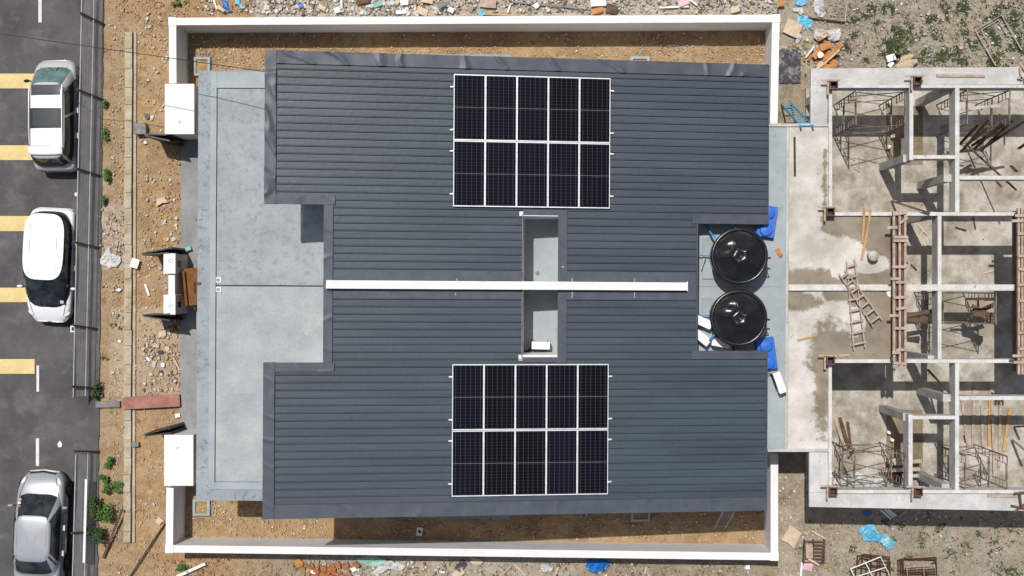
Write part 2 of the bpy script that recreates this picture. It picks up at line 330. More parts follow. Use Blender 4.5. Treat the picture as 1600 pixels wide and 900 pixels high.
# ------------------------------------------------------------------ ground
def axis(lo, hi, step):
    a = [lo + i * step for i in range(int((hi - lo) / step) + 1)]; s = step; p = a[-1]; out = []
    while p < 600: s *= 1.5; p += s; out.append(p)
    p = a[0]; s = step; pre = []
    while p > -600: s *= 1.5; p -= s; pre.append(p)
    return pre[::-1] + a + out
def sstep(a, b, x): t = max(0, min(1, (x - a) / (b - a))); return t * t * (3 - 2 * t)
GRASS = [(1410,45,18),(1398,72,14),(1487,12,16),(1503,20,13),(1492,29,15),(1447,51,11),(1424,69,14),(1439,85,15),(1480,88,13),(1527,87,11),(1565,92,15),(1560,19,15),(1591,33,15),(1585,15,12),(1585,71,11),(1553,53,6),(1361,16,9),(1393,18,12),(1321,69,9),(1383,76,14),(1412,74,14),(1460,92,10),(1505,95,9),(1545,97,9),(1597,50,9),
         (1510,850,7),(1420,870,6),(1555,884,14),(1585,893,12),(1440,845,7),(1395,842,5),(1530,835,5),(1250,862,6),(1335,55,6),(1257,70,7),(1290,60,5),(1580,825,6),(1578,852,4),(1370,40,6),(1455,30,6),(1535,30,6)]
def ground():
    xs = axis(-19.6, 17.2, .1); ys = axis(-10.4, 10.4, .1); mb = MB(); nx = len(xs); cols = []
    for y in ys:
        for x in xs:
            px, py = P(x, y); core = abs(x) < 20 and abs(y) < 11
            z = -.03
            if core and px > 163:
                z = .03 * nz(x * 1.1, y * 1.1) + .018 * nz(x * 4, y * 4, 3) - .028
                if px > 285 and px < 1215 and 110 < py < 790: z = -.05
                if px > 1200 and 190 < py < 730: z = -.05
            if px < 163: z = -.05
            org = 0
            if px < 330: org = 1
            elif px < 460: org = 1 - .75 * sstep(330, 460, px)
            else: org = .25 - .15 * sstep(460, 800, px)
            if 275 < px < 1205 and 40 < py < 855: org = 1.0
            org += .25 * nz(x * .8, y * .8, 9); org = max(0, min(1, org))
            if px < 190: org *= .75
            g = 0
            for a, b, r in GRASS:
                d = math.hypot(px - a, py - b)
                if d < r * 2: g = max(g, 1 - sstep(.6, 1.5, d / r))
            if px > 1290 and py < 110: g = max(g, .55 + .5 * nz(x * 1.1, y * 1.1, 5))
            if px > 1290 and py > 800: g = max(g, .25 + .4 * nz(x * 1.3, y * 1.3, 5))
            w = 0
            if py < 40 and 400 < px < 1220: w = .75
            if py > 868 and 480 < px < 900: w = .45
            if 170 < px < 290 and 480 < py < 620: w = .4
            if 155 < px < 200 and 320 < py < 420: w = .6
            if px > 1215 and py > 790: w = .25
            if px > 1215 and py < 110: w = .35
            cols.append((org, max(0, g), w)); mb.v.append((x, y, z))
    for j in range(len(ys) - 1):
        for i in range(nx - 1): a = j * nx + i; mb.f.append((a, a + 1, a + nx + 1, a + nx)); mb.c.append(None)
    o = mb.build('ground', 'soil', origin=(0, 0, 0), smooth=True); me = o.data
    ca = me.color_attributes.new('Col', 'FLOAT_COLOR', 'POINT'); buf = []
    for c in cols: buf += [*c, 1]
    ca.data.foreach_set('color', buf); tag(o, kind='structure')
ground()

# ------------------------------------------------------------------ road
m = MB()
e = [W(150, y).x + .07 * nz(y * .05, 2) for y in range(-40, 960, 12)]; ey = [W(150, y).y for y in range(-40, 960, 12)]
pts = [(-60, 200)] + [(W(158, -40).x, 200)] + [(W(162 - y * .011, y).x + .05 * nz(y * .06, 2), W(150, y).y) for y in range(-40, 960, 12)] + [(W(151, 960).x, -200), (-60, -200)]
m.prism(pts, -.12, .004); tag(m.build('road', 'asphalt', origin=(0, 0, 0)), kind='structure')
for n, (x0, y0, x1, y1) in enumerate([(-60, 115, 60, 138), (-60, 227, 58, 250), (-60, 337.5, 56, 361), (-60, 449.5, 52, 472), (-60, 561, 54, 584)]):
    m = MB(); m.prism(rectpx(x0, y0, x1, y1, .01), .0045, .009); tag(m.build('yellow_road_bar', 'yellow'), kind='structure')
for x0, y0, x1, y1 in [(60, -30, 65, 35), (57, 571, 61, 612), (56, 685, 61, 728), (58, -150, 63, -110)]:
    m = MB(); m.prism(rectpx(x0, y0, x1, y1, .01), .0045, .009); tag(m.build('white_lane_dash', 'linew'), kind='structure')
m = MB(); m.prism(rectpx(115.5, 842, 119, 864, .01), .0045, .009); tag(m.build('white_lane_dash', 'linew'), kind='structure')
m = MB(); m.prism(quadpx([(283, 218), (360, 218), (360, 680), (281, 680)], .06), -.1, .06); m.build('driveway', 'drive')['kind'] = 'structure'

# ------------------------------------------------------------------ house
XL0, XL1 = -8.50, -6.765; h1, h2 = 6.6, 4.1; XR = 6.80; YT = 7.02; YB = -6.90
def hr(x): return h1 + (h2 - h1) * (x - XL0) / (XR - XL0)
def Rf(px, py, dz=0):
    h = 5
    for _ in range(8): p = W(px, py, h + dz); h = hr(p.x)
    return p
house = empty('semi_detached_house', (0, 0, 0), 'semi detached house with dark grey ribbed steel roof and pale flat porch slabs', 'house')
N1 = Rf(507, 318).y; N2 = Rf(507, 568).y
TX = Rf(1089, 450).x; TY1 = Rf(1140, 350).y; TY2 = Rf(1140, 548).y
LX0, LX1 = Rf(817, 450).x, Rf(872, 450).x; LY1 = Rf(845, 336).y; LY2 = Rf(845, 558).y
YM = Rf(800, 446).y
PER = .2285
def prof(y):
    t = ((y - YM) / PER) % 1.0
    if t < .085: return -.03
    if t < .15: return .028
    if t < .26: return .028 - .028 * (t - .15) / .11
    if .42 < t < .50: return .006
    if .64 < t < .72: return .006
    return 0.0
def roof_sheet(ya, yb):
    brk = {ya, yb}
    k = math.floor((ya - YM) / PER) - 1
    while YM + k * PER < yb:
        for t in (0, .085, .15, .26, .40, .42, .50, .52, .62, .64, .72, .74): brk.add(YM + (k + t) * PER)
        k += 1
    for q in (N1, N2, TY1, TY2, LY1, LY2): brk.add(q)
    ys = sorted(b for b in brk if ya <= b <= yb); m = MB(); g = MB()
    for a, b in zip(ys, ys[1:]):
        if b - a < 1e-5: continue
        c = (a + b) / 2; x0 = XL0 if (c > N1 or c < N2) else XL1; x1 = TX if TY2 < c < TY1 else XR
        iv = [(x0, x1)]
        if LY2 < c < LY1: iv = [(x0, LX0), (LX1, x1)]
        t = ((c - YM) / PER) % 1
        for u, w in iv:
            za, zb = prof(a + 1e-5), prof(b - 1e-5)
            m.add([(u, a, hr(u) + za), (w, a, hr(w) + za), (w, b, hr(w) + zb), (u, b, hr(u) + zb)], [(0, 1, 2, 3)])
            if .0 < t < .085:   # groove cheeks
                for yy, z in ((a, prof(a - 1e-4)), (b, .028)):
                    m.add([(u, yy, hr(u) - .03), (w, yy, hr(w) - .03), (w, yy, hr(w) + z), (u, yy, hr(u) + z)], [(0, 1, 2, 3)])
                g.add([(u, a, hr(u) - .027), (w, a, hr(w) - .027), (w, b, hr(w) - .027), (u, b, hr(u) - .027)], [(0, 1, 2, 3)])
    o = m.build('roof', 'roof', house); g.build('lap_gap', 'groove', o)
roof_sheet(YM, YT); roof_sheet(YB, YM)
sm = MB()
for sx in (-8.0, -6.4, -4.8, -3.25, -1.7, -.1, 1.45, 3.0, 4.55, 6.1):
    k = -31
    while k < 31:
        y = YM + (k + .15 + rnd.uniform(-.02, .02)) * PER; x = sx + rnd.uniform(-.02, .02); k += rnd.choice((1, 2, 3, 3))
        if not (YB + .4 < y < YT - .4) or (x < XL1 and N2 < y < N1) or (x > TX - .3 and TY2 - .3 < y < TY1 + .3) or (LX0 - .1 < x < LX1 + .3 and LY2 < y < LY1) or abs(y - YM) < .5: continue
        sm.box((x, y + .02, hr(x) + .034), (.022, .022, .012))
tag(sm.build('screw', 'capflash', house), kind='stuff')
def flashing(x0, x1, y0, y1, dz=.05, mt='flash', drop=.12, name='flashing', wr=0):
    """folded steel strip following the roof pitch"""
    m = MB(); nx = max(2, int(abs(x1 - x0) / .05)); ny = max(2, int(abs(y1 - y0) / .05)); sd = x0 * 3.1 + y0
    def fn(u, v):
        x = x0 + (x1 - x0) * u; y = y0 + (y1 - y0) * v; k = wr * 1.6 * max(0, 1 - abs(nz(x * 1.1 + y * .5 + sd, y * 1.1, 1)) * 9) + wr * .5 * nz(x * 2 + sd, y * 2, 5)
        return (x, y, hr(x) + dz + k)
    m.grid(fn, nx, ny)
    for (a, b, c, d) in ((x0, y0, x1, y0), (x1, y0, x1, y1), (x1, y1, x0, y1), (x0, y1, x0, y0)):
        m.add([(a, b, hr(a) + dz), (c, d, hr(c) + dz), (c, d, hr(c) + dz - drop), (a, b, hr(a) + dz - drop)], [(3, 2, 1, 0)])
    o = m.build(name, mt, house)
    for p in o.data.polygons[:nx * ny]: p.use_smooth = True
    return o
FW = .30
flashing(XL0 - .03, XL0 + FW, N1 - .03, YT + .03, .062, drop=.25, wr=.03)
flashing(XL0 - .03, XL0 + FW, YB - .03, N2 + .03, .062, drop=.25, wr=.012)
flashing(XL0 + FW + .01, XR, YT - .36, YT + .03, .056, drop=.2, wr=.03)
flashing(XL0 + FW + .01, XR, YB - .03, YB + .38, .056, drop=.2, wr=.008)
flashing(XL0 + FW + .01, XL1 + FW, N1 - .03, N1 + .24, .056, wr=.01)
flashing(XL0 + FW + .01, XL1 + FW, N2 - .24, N2 + .03, .056, wr=.01)
flashing(XL1 - .03, XL1 + .24, N2 + .035, N1 - .035, .06, drop=.25, wr=.01)
flashing(XR - .008, XR + .03, YB - .02, TY2 - .03, .045, drop=.2); flashing(XR - .008, XR + .03, TY1 + .03, YT + .02, .045, drop=.2)
flashing(TX - .16, XR, TY1 + .0, TY1 + .28, .052, 'flash', wr=.004); flashing(TX - .16, XR, TY2 - .26, TY2, .052, 'flash', wr=.004)
flashing(TX - .02, TX + .02, TY2 + .003, TY1 - .003, .04, drop=.2)
flashing(LX1 - .01, LX1 + .27, LY2 - .18, LY1 + .16, .05, 'flash'); flashing(LX0 - .0, LX1 - .013, LY1, LY1 + .16, .05, 'flash'); flashing(LX0, LX1 - .013, LY2 - .16, LY2, .05, 'flash')
flashing(LX0 - .035, LX0 - .006, LY2 - .02, LY1 + .02, .055, 'grey')
for a, b in ((XL1 + .26, LX0 - .05), (LX1 + .275, Rf(1087, 450).x)):
    flashing(a, b, YM + .14, YM + .43, .048, 'capflash', .05); flashing(a, b, YM - .42, YM - .14, .048, 'capflash', .05)
CX1 = Rf(1074, 448, .3).x; CX0 = Rf(509, 444, .3).x
flashing(CX1 + .02, Rf(1087, 450).x, YM - .138, YM + .138, .05, 'capflash', .05)
m = MB(); m.prism([(CX0, YM - .125), (CX1, YM - .125), (CX1, YM + .125), (CX0, YM + .125)], lambda x: hr(x) + .03, lambda x: hr(x) + .26); cap = m.build('party_wall_cap', 'white', house)
m = MB(); m.bb(CX1 + .0, CX1 + .025, YM - .15, YM + .15, hr(CX1) + .05, hr(CX1) + .2); m.build('cap_end_plate', 'alu', cap)
m = MB(); m.bb(LX0 + .003, LX1 - .003, YM - .1, YM + .1, 3.5, hr(LX1) + .02); m.build('party_wall', 'whitewall', house)
# walls below the roof
def wallblock(x0, x1, y0, y1, z0, top, mt='whitewall', name='wall'):
    m = MB(); m.prism([(x0, y0), (x1, y0), (x1, y1), (x0, y1)], z0, top); return m.build(name, mt, house)
e = .10
tp = lambda x: hr(x) - .12
T2 = .12
for (xa, ya, xb, yb) in [(XL0 + .5, YT - .5, XR - .3, YT - .5), (XL0 + .5, YB + .5, XR - .3, YB + .5), (XL0 + .5, N1 + .3, XL0 + .5, YT - .56), (XL0 + .5, YB + .56, XL0 + .5, N2 - .3),
                         (XL1 + .3, N2 - .3, XL1 + .3, N1 + .3), (XL0 + .56, N1 + .3, XL1 + .24, N1 + .3), (XL0 + .56, N2 - .3, XL1 + .24, N2 - .3),
                         (TX - .2, TY2, TX - .2, TY1), (TX - .14, TY1 + .2, XR - .3, TY1 + .2), (TX - .14, TY2 - .2, XR - .3, TY2 - .2), (XR - .25, TY1 + .3, XR - .25, YT - .56), (XR - .25, YB + .56, XR - .25, TY2 - .3),
                         (LX0 - .06, LY2 + .003, LX0 - .06, LY1 - .003), (LX1 + .06, LY2 + .003, LX1 + .06, LY1 - .003)]:
    hx = T2 / 2 if xa == xb else 0; hy = T2 / 2 if ya == yb else 0
    wallblock(xa - hx, xb + hx, ya - hy, yb + hy, -.1 if not (LX0 - .1 < xa < LX1 + .1) else 3.4, tp)
wallblock(LX0 - .12, LX1 + .12, LY1 - .035, LY1 + .1, 3.4, lambda x: hr(x) + .02, 'white', 'lightwell_wall')
wallblock(LX0 - .12, LX1 + .12, LY2 - .1, LY2 + .075, 3.4, lambda x: hr(x) + .02, 'white', 'lightwell_wall')
# flat slabs
def slabpart(name, x0, y0, x1, y1, z, mt, th=.15):
    m = MB(); m.prism([(x0, y0), (x1, y0), (x1, y1), (x0, y1)], z - th, z); return m.build(name, mt, house)
SX0 = W(308, 450, 3.45).x; SYT = W(350, 110, 3.45).y; SYB = W(350, 782, 3.45).y; GX = W(337, 450, 3.5).x; SEND = XL1 + .28
UX = W(327, 450, 3.5).x; IYT = W(370, 138, 3.5).y; IYB = W(370, 753, 3.5).y; GY = W(400, 446.5, 3.5).y; BYB = W(360, 765, 3.5).y; BYT = W(360, 123, 3.5).y
slabpart('porch_slab_edge', SX0, SYB, SEND, SYT, 3.43, 'slab2', .22)
slabpart('porch_upstand', UX, BYB, GX - .012, SYT - .05, 3.47, 'slab3', .03)
slabpart('porch_upstand', GX - .009, IYT + .02, SEND, SYT - .05, 3.467, 'slab3', .03)
slabpart('porch_upstand', GX - .009, BYB, SEND, IYB - .02, 3.47, 'slab3', .03)
slabpart('porch_slab', GX + .02, GY + .022, SEND, IYT - .012, 3.462, 'slab', .028)
slabpart('porch_slab', GX + .02, IYB + .012, SEND, GY - .022, 3.462, 'slab4', .028)
m = MB()
for (a, b, c, d) in ((GX - .009, GX + .02, IYB - .02, IYT + .02), (GX + .02, SEND, GY - .022, GY + .022), (GX + .02, SEND, IYT - .012, IYT + .02)): m.bb(a, b, c, d, 3.431, 3.437)
m.build('slab_joint', 'groove', house)
for py in (437.5, 452.5):
    c = W(342, py, 3.47); m = MB(); m.box((c.x, c.y, 3.485), (.17, .17, .04)); o = m.build('roof_drain', 'whitewall', house)
    m = MB(); m.lathe([(0, .03), (.05, .03), (.06, 0)], (c.x - .02, c.y, 3.505), 12); m.build('drain_cap', 'slab2', o)
for x, y in ((-10.9, 6.5), (-10.9, .3), (-10.9, -6.3), (-8.9, 6.5), (-8.9, -6.3)):
    m = MB(); m.bb(x - .12, x + .12, y - .12, y + .12, -.1, 3.2); m.build('porch_column', 'whitewall', house)
BX1 = W(1230, 450, 3.5).x; AX1 = W(1292, 450, 3.5).x; BYt = W(1215, 195, 3.5).y; BYb = W(1215, 705, 3.5).y
slabpart('rear_slab', TX - .3, YM + .012, BX1, BYt, 3.5, 'slab3', .2); slabpart('rear_slab', TX - .3, BYb, BX1, YM - .012, 3.5, 'slab3', .2)
slabpart('slab_joint', TX - .3, YM - .012, BX1, YM + .012, 3.485, 'slab2', .18)
slabpart('rear_kerb', BX1 - .05, BYb + .003, BX1 + .03, BYt - .003, 3.525, 'conc', .2)
slabpart('lightwell_floor', LX0 - .02, LY2 - .02, LX1 + .02, LY1 + .02, 3.5, 'slab3', .15)
p = W(840, 427, 3.5); m = MB(); m.lathe([(0, .02), (.06, .02), (.07, 0)], (p.x, p.y, 3.5), 14); m.build('floor_drain', 'grey', house)
m = MB()
a = W(640, 85, 2.6); b = W(798, 95, 2.6); m.bb(a.x, b.x, b.y - .6, a.y, 2.45, 2.6); m.build('window_canopy', 'slab2', house)
m = MB(); a = W(636, 800, 2.6); b = W(796, 810.5, 2.6); m.bb(a.x, b.x, b.y, a.y + .6, 2.45, 2.6); m.build('window_canopy', 'slab2', house)
# plaster stains and pipe straps on the ridge flashing
for (a, b, c, d) in ((893, 434, 895, 441), (893, 455, 895, 466), (991, 434, 992.5, 442), (990.5, 455, 992.5, 466), (713, 435, 715, 440), (711, 457, 713, 462), (877, 416, 882, 418)):
    p = Rf((a + c) / 2, (b + d) / 2, .06); m = MB(); m.box((p.x, p.y, hr(p.x) + .07), ((c - a) / 75, (d - b) / 55, .01)); m.build('strap', 'slab3', house)

# ------------------------------------------------------------------ solar panels
ORD = ['leftmost', 'second', 'middle', 'fourth', 'rightmost']
slope = math.atan((h2 - h1) / (XR - XL0))
def panel_proto(w, l):
    r = empty('solar_panel', (0, 0, 0), 'x', 'solar panel', 'solar panels on the house roof')
    t = .023; te = .030; m = MB()
    m.bb(-w / 2, w / 2, -l / 2, -l / 2 + te, -.035, 0).bb(-w / 2, w / 2, l / 2 - te, l / 2, -.035, 0).bb(-w / 2, -w / 2 + t, -l / 2 + te, l / 2 - te, -.035, 0).bb(w / 2 - t, w / 2, -l / 2 + te, l / 2 - te, -.035, 0)
    m.build('frame', 'alu', r)
    m = MB(); m.bb(-w / 2 + t, w / 2 - t, -l / 2 + t, l / 2 - t, -.03, -.004); m.build('cell_glass', 'solar', r)
    m = MB(); m.bb(-w / 2 + t, w / 2 - t, -.005, .005, -.0035, -.001); m.build('centre_strip', 'grey', r)
    return r
proto = None
for ai, (c, word) in enumerate([([(709, 116), (955, 122), (952, 326), (708, 322)], 'above'), ([(707, 569), (951, 569), (950, 773), (705.5, 775.5)], 'below')]):
    q = [Rf(x, y, .11) for x, y in c]; xa = (q[0].x + q[3].x) / 2; xb = (q[1].x + q[2].x) / 2; yt = (q[0].y + q[1].y) / 2; yb = (q[2].y + q[3].y) / 2
    pw = (xb - xa) / 5; pl = (yt - yb) / 2
    if proto is None: proto = panel_proto(pw / math.cos(slope) - .006, pl - .006); first = True
    for r in range(2):
        for k in range(5):
            o = proto if first else copy_tree(proto); first = False
            x = xa + pw * (k + .5); y = yt - pl * (r + .5) + (.004 if r == 0 else -.004)
            o.location = (x, y, hr(x) + .11); o.rotation_euler = (0, -slope, 0)
            o['label'] = f"{ORD[k]} solar panel in the {'upper' if r == 0 else 'lower'} row of the array {word} the white ridge cap"
    for k, f in enumerate((.095, .42, .58, .905)):
        y = yt + (yb - yt) * f; m = MB(); x0, x1 = xa - .11, xb + .11
        m.prism([(x0, y - .02), (x1, y - .02), (x1, y + .02), (x0, y + .02)], lambda x: hr(x) + .03, lambda x: hr(x) + .072)
        o = m.build('mounting_rail', 'alu'); tag(o, f"{['topmost', 'second', 'third', 'lowest'][k]} aluminium rail end beside the solar array {word} the white ridge cap", 'rail', 'mounting rails under the solar panels')
        m = MB()
        for j in range(6):
            x = xa + pw * j; m.box((x, y, hr(x) + .116), (.05, .05, .014))
        m.build('clamp', 'white', o)

# ------------------------------------------------------------------ boundary walls and gate pillars
def wall_run(root, pts, h, cop, base=None):
    for i in range(len(pts) - 1):
        a, b = Vector(pts[i]), Vector(pts[i + 1]); d = (b - a).normalized()
        m = MB(); m.bar((a.x, a.y, (h - .08 - .2) / 2), (b.x, b.y, (h - .08 - .2) / 2), cop - .05, h - .08 + .2); m.build('wall_panel', 'whitewall' if i == 0 else 'whitewall', root)
        ea = a + d * (cop / 2 + .002 if i else 0); eb = b - d * (cop / 2 + .002 if i < len(pts) - 2 else 0)
        m = MB(); m.bar((ea.x, ea.y, h - .04), (eb.x, eb.y, h - .04), cop, .08); m.build('coping', 'white', root)
        if 0 < i:
            m = MB(); m.box((a.x, a.y, h - .035), (cop + .03, cop + .03, .1)); m.build('corner_cap', 'white', root)
bw = empty('boundary_wall', W(740, 33, 0), 'white plastered boundary wall with coping around the top of the yard', 'wall')
wall_run(bw, [W(270, 130, 1.5).xy, W(269.5, 33.5, 1.5).xy, W(1212.5, 28.8, 1.5).xy, W(1209, 193, 1.5).xy], 1.5, .25)
bs_ = empty('boundary_wall', W(740, 868, 0), 'white plastered boundary wall with coping along the bottom of the yard', 'wall')
wall_run(bs_, [W(265.5, 762, 1.5).xy, W(264.5, 857.5, 1.5).xy, W(1210, 869.5, 1.5).xy, W(1210, 709, 1.5).xy], 1.5, .25)
def blockpx(name, x0, y0, x1, y1, h, mt, parent, z0=-.1):
    m = MB(); m.prism(rectpx(x0, y0, x1, y1, h), z0, h); return m.build(name, mt, parent)
def ring(c, r, z): 
    m = MB(); m.tube([(c.x + r * math.cos(t), c.y + r * .8 * math.sin(t), z) for t in [k * math.pi / 5 for k in range(9)]], .008, 4); return m
gp = empty('gate_pillar', W(281, 170, 0), 'large white box shaped gate pillar at the upper driveway entrance', 'pillar')
o = blockpx('pillar_body', 258, 131.5, 303, 209, 1.82, 'whitewall', gp); blockpx('pillar_top', 257.5, 131, 303.5, 209.5, 1.9, 'white', gp, 1.82)
ring(W(281.5, 191, 1.9), .05, 1.905).build('lifting_wire', 'grey', gp)
gp2 = empty('gate_pillar', W(281, 720, 0), 'large white box shaped gate pillar at the lower driveway entrance', 'pillar')
blockpx('pillar_body', 257, 680, 301.5, 758.5, 1.82, 'whitewall', gp2); blockpx('pillar_top', 256.5, 679.5, 302, 759, 1.9, 'white', gp2, 1.82)
ring(W(278, 700, 1.9), .04, 1.905).build('lifting_wire', 'grey', gp2)
gc = empty('gate_pillar', W(281, 444, 0), 'twin white gate pillars joined by a low white wall in the driveway centre', 'pillar')
for y0, y1, yr in ((396.5, 427), (461, 491)) and ((396.5, 427, 408), (461, 491, 479)):
    o = blockpx('pillar_body', 256, y0, 273.5, y1, 1.62, 'whitewall', gc); blockpx('pillar_top', 255.5, y0 - .5, 274, y1 + .5, 1.7, 'white', gc, 1.62)
    a = W(282, (y0 + y1) / 2, 1.2); fx = W(273.5, 440, 1.62).x
    m = MB(); m.bb(fx - .01, fx + .012, a.y - .1, a.y + .1, .95, 1.3); m.build('meter_window', 'black', o)
    ring(W(267, yr, 1.7), .07, 1.705).build('lifting_wire', 'grey', gc)
blockpx('linking_wall', 263, 427.6, 273.3, 460.4, 1.55, 'white', gc)
# gates
def gate(label, t0, t1, t2, t3, h=1.72):
    r = empty('folding_gate', W(*t1, 0), label, 'gate', 'black folding gate leaves at the driveway')
    for a, b in ((t0, t1), (t2, t3)):
        A, B = W(*a, h), W(*b, h); A.z = B.z = 0
        lf = MB(); lf.bar(A + Vector((0, 0, .06)), B + Vector((0, 0, .06)), .045, .05); lf.bar(A + Vector((0, 0, h - .03)), B + Vector((0, 0, h - .03)), .045, .05)
        lf.bar(A + Vector((0, 0, .03)), A + Vector((0, 0, h)), .045); lf.bar(B + Vector((0, 0, .03)), B + Vector((0, 0, h)), .045)
        o = lf.build('leaf_frame', 'black', r)
        m = MB()
        for k in range(11):
            z = .16 + k * .145; m.bar(A + Vector((0, 0, z)), B + Vector((0, 0, z)), .02, .115)
        m.build('slat_panel', 'black', o)
    m = MB(); B = W(*t1, h); m.bar((B.x + .03, B.y, .0), (B.x + .03, B.y, h + .05), .07); m.build('hinge_post', 'black', r)
gate('black slatted gate leaf folded below the upper large pillar', (226, 209.5), (264, 210.5), (227, 211.5), (264, 219.5))
gate('black slatted gate leaf folded above the twin pillars', (222, 396), (266, 387.5), (223, 398), (262, 395))
gate('black slatted gate leaf folded below the twin pillars', (224, 492), (262, 491), (225, 494), (264, 500.5))
gate('black slatted gate leaf folded above the lower large pillar', (226, 679), (263, 669), (228, 681), (266, 676.5))
# yard pits, drain box and other ground concrete
def sump(label, x0, y0, x1, y1, h=.1):
    r = empty('inspection_box', W((x0 + x1) / 2, (y0 + y1) / 2, 0), label, 'inspection box', 'inspection boxes in the yard'); t = 3.8
    m = MB()
    for a in ((x0, y0, x1, y0 + t), (x0, y1 - t, x1, y1), (x0, y0 + t, x0 + t, y1 - t), (x1 - t, y0 + t, x1, y1 - t)): m.prism(rectpx(*a, h), -.1, h)
    m.build('rim', 'slab3', r); m = MB(); m.prism(rectpx(x0 + t, y0 + t, x1 - t, y1 - t, .03), -.1, .03); m.build('sand_fill', 'sand', r)
sump('concrete inspection box in the top left corner of the yard', 302, 89, 328, 118)
sump('concrete inspection box with sandy fill in the lower left corner of the yard', 301, 780, 327.5, 806)
sump('concrete inspection box half under the lower roof edge, left of the ladder', 986, 785, 1016, 815.5)
sump('concrete inspection box peeking out past the upper roof edge', 985, 88, 1015, 115)
m = MB(); m.prism(quadpx([(652, 824), (661, 825), (659, 837.5), (650, 837)], .08), 0, .08); o = tag(m.build('square_block', 'white'), 'small white square block with black hole on the lower yard soil', 'block')
c = W(655.5, 830.5, .085); m = MB(); m.box((c.x, c.y, .084), (.1, .1, .006)); m.build('hole_dark', 'black', o)  # black plate paints the shade inside a hole
# roadside drain
r = empty('roadside_drain', W(200, 450, 0), 'long narrow beige concrete drain running between hoarding and driveway', 'drain')
m = MB(); g = MB(); y = 50; k = 0
while y < 848:
    l = rnd.uniform(24, 32); y2 = min(848, y + l); dx = 201 - (y - 50) * .0035 + rnd.uniform(-.5, .5)
    m.prism(quadpx([(dx - 5.5, y + .4), (dx + 5.5, y + .4), (dx + 5.2, y2 - .3), (dx - 5.8, y2 - .3)], .12), -.1, .12 + rnd.uniform(-.012, .012)); y = y2
m.build('drain_cover', 'drain', r)
m = MB(); m.prism(quadpx([(209.5, 50), (213, 50), (210.5, 848), (206.5, 848)], .05), -.1, .05); m.build('drain_edge', 'drain', r)
m = MB(); m.prism(quadpx([(206.9, 50), (209.2, 50), (206.2, 848), (204, 848)], .03), -.1, .0); m.build('drain_gap', 'pit', r)
m = MB(); m.prism(quadpx([(191, 621), (280, 616), (281, 635), (192, 640)], .22), .14, .22); tag(m.build('timber_ramp', 'pink'), 'faded red timber board bridging the roadside drain', 'board')
m = MB(); m.prism(quadpx([(149, 627.5), (187, 627), (187, 636.5), (149, 637)], .1), .0, .1); tag(m.build('paving_slab', 'grey'), 'dark grey slab left of the faded red board', 'slab')

# ------------------------------------------------------------------ hoarding
def hoarding(a, b, label, posts):
    A, B = W(*a, 0), W(*b, 0); r = empty('zinc_hoarding', (A + B) / 2, label, 'fence', 'zinc hoarding along the road'); d = (B - A).normalized(); n = Vector((-d.y, d.x, 0)); n = n if n.x > 0 else -n
    L = (B - A).length; m = MB(); k = 0; vs = []; hh = 1.02; lean = .38  # sheet tipped back and lowered so the sun reaches its face
    rows = int(hh / .06)
    # sheets: horizontal corrugation
    ln = []
    for j in range(rows + 1):
        z = j * hh / rows; o = (.0014 if j % 2 else -.0014) - lean * z / hh; ln.append((z, o))
    def fn(u, v):
        j = round(v * rows); z, o = ln[j]; p = A + d * (L * u) + n * (o + .03 * nz(u * L * .5, 0, 4) * z / hh); return (p.x, p.y, z + .03)
    m.grid(fn, max(2, int(L / .4)), rows); m.build('sheet', 'hoard', r)
    m = MB(); m.bar(A + Vector((0, 0, .55)) - n * .14, B + Vector((0, 0, .55)) - n * .14, .025, .03); m.bar(A + Vector((0, 0, hh + .03)) - n * lean, B + Vector((0, 0, hh + .03)) - n * lean, .03, .03); m.build('rail', 'hoard', r)
    for t in posts:
        p = A + d * (L * t) + n * .06; q = p - n * (lean * 1.2) - d * .16; m = MB(); m.bar((p.x, p.y, -.05), (q.x, q.y, hh * 1.2), .055); m.build('post', 'pole', r)
    return r, A, B, d, n
hoarding((163, -60), (148.5, 617), 'long grey zinc hoarding with dark posts beside the upper two cars', [.145, .318, .495, .661, .848, .985])
rh, A, B, d, n = hoarding((152.5, 705), (145.5, 960), 'shorter grey zinc hoarding with a white batten beside the sedan', [.003, .492, .9])
a = A + (B - A) * .155; b = A + (B - A) * .66
m = MB(); m.bar(a + Vector((0, 0, .66)) - n * .14, b + Vector((0, 0, .66)) - n * .14, .085, .02); m.build('batten', 'white', rh)
m = MB(); c = W(113, 514, .05); m.prism(rectpx(110, 509, 118, 519, .1), .005, .1); o = tag(m.build('square_socket', 'whitewall'), 'small square pale socket on the road below the white hatchback', 'socket')
m = MB(); m.prism(rectpx(111.8, 511, 116.2, 517, .104), .1, .104); m.build('hollow_dark', 'black', o)  # black plate on the solid block paints the shade of a hollow

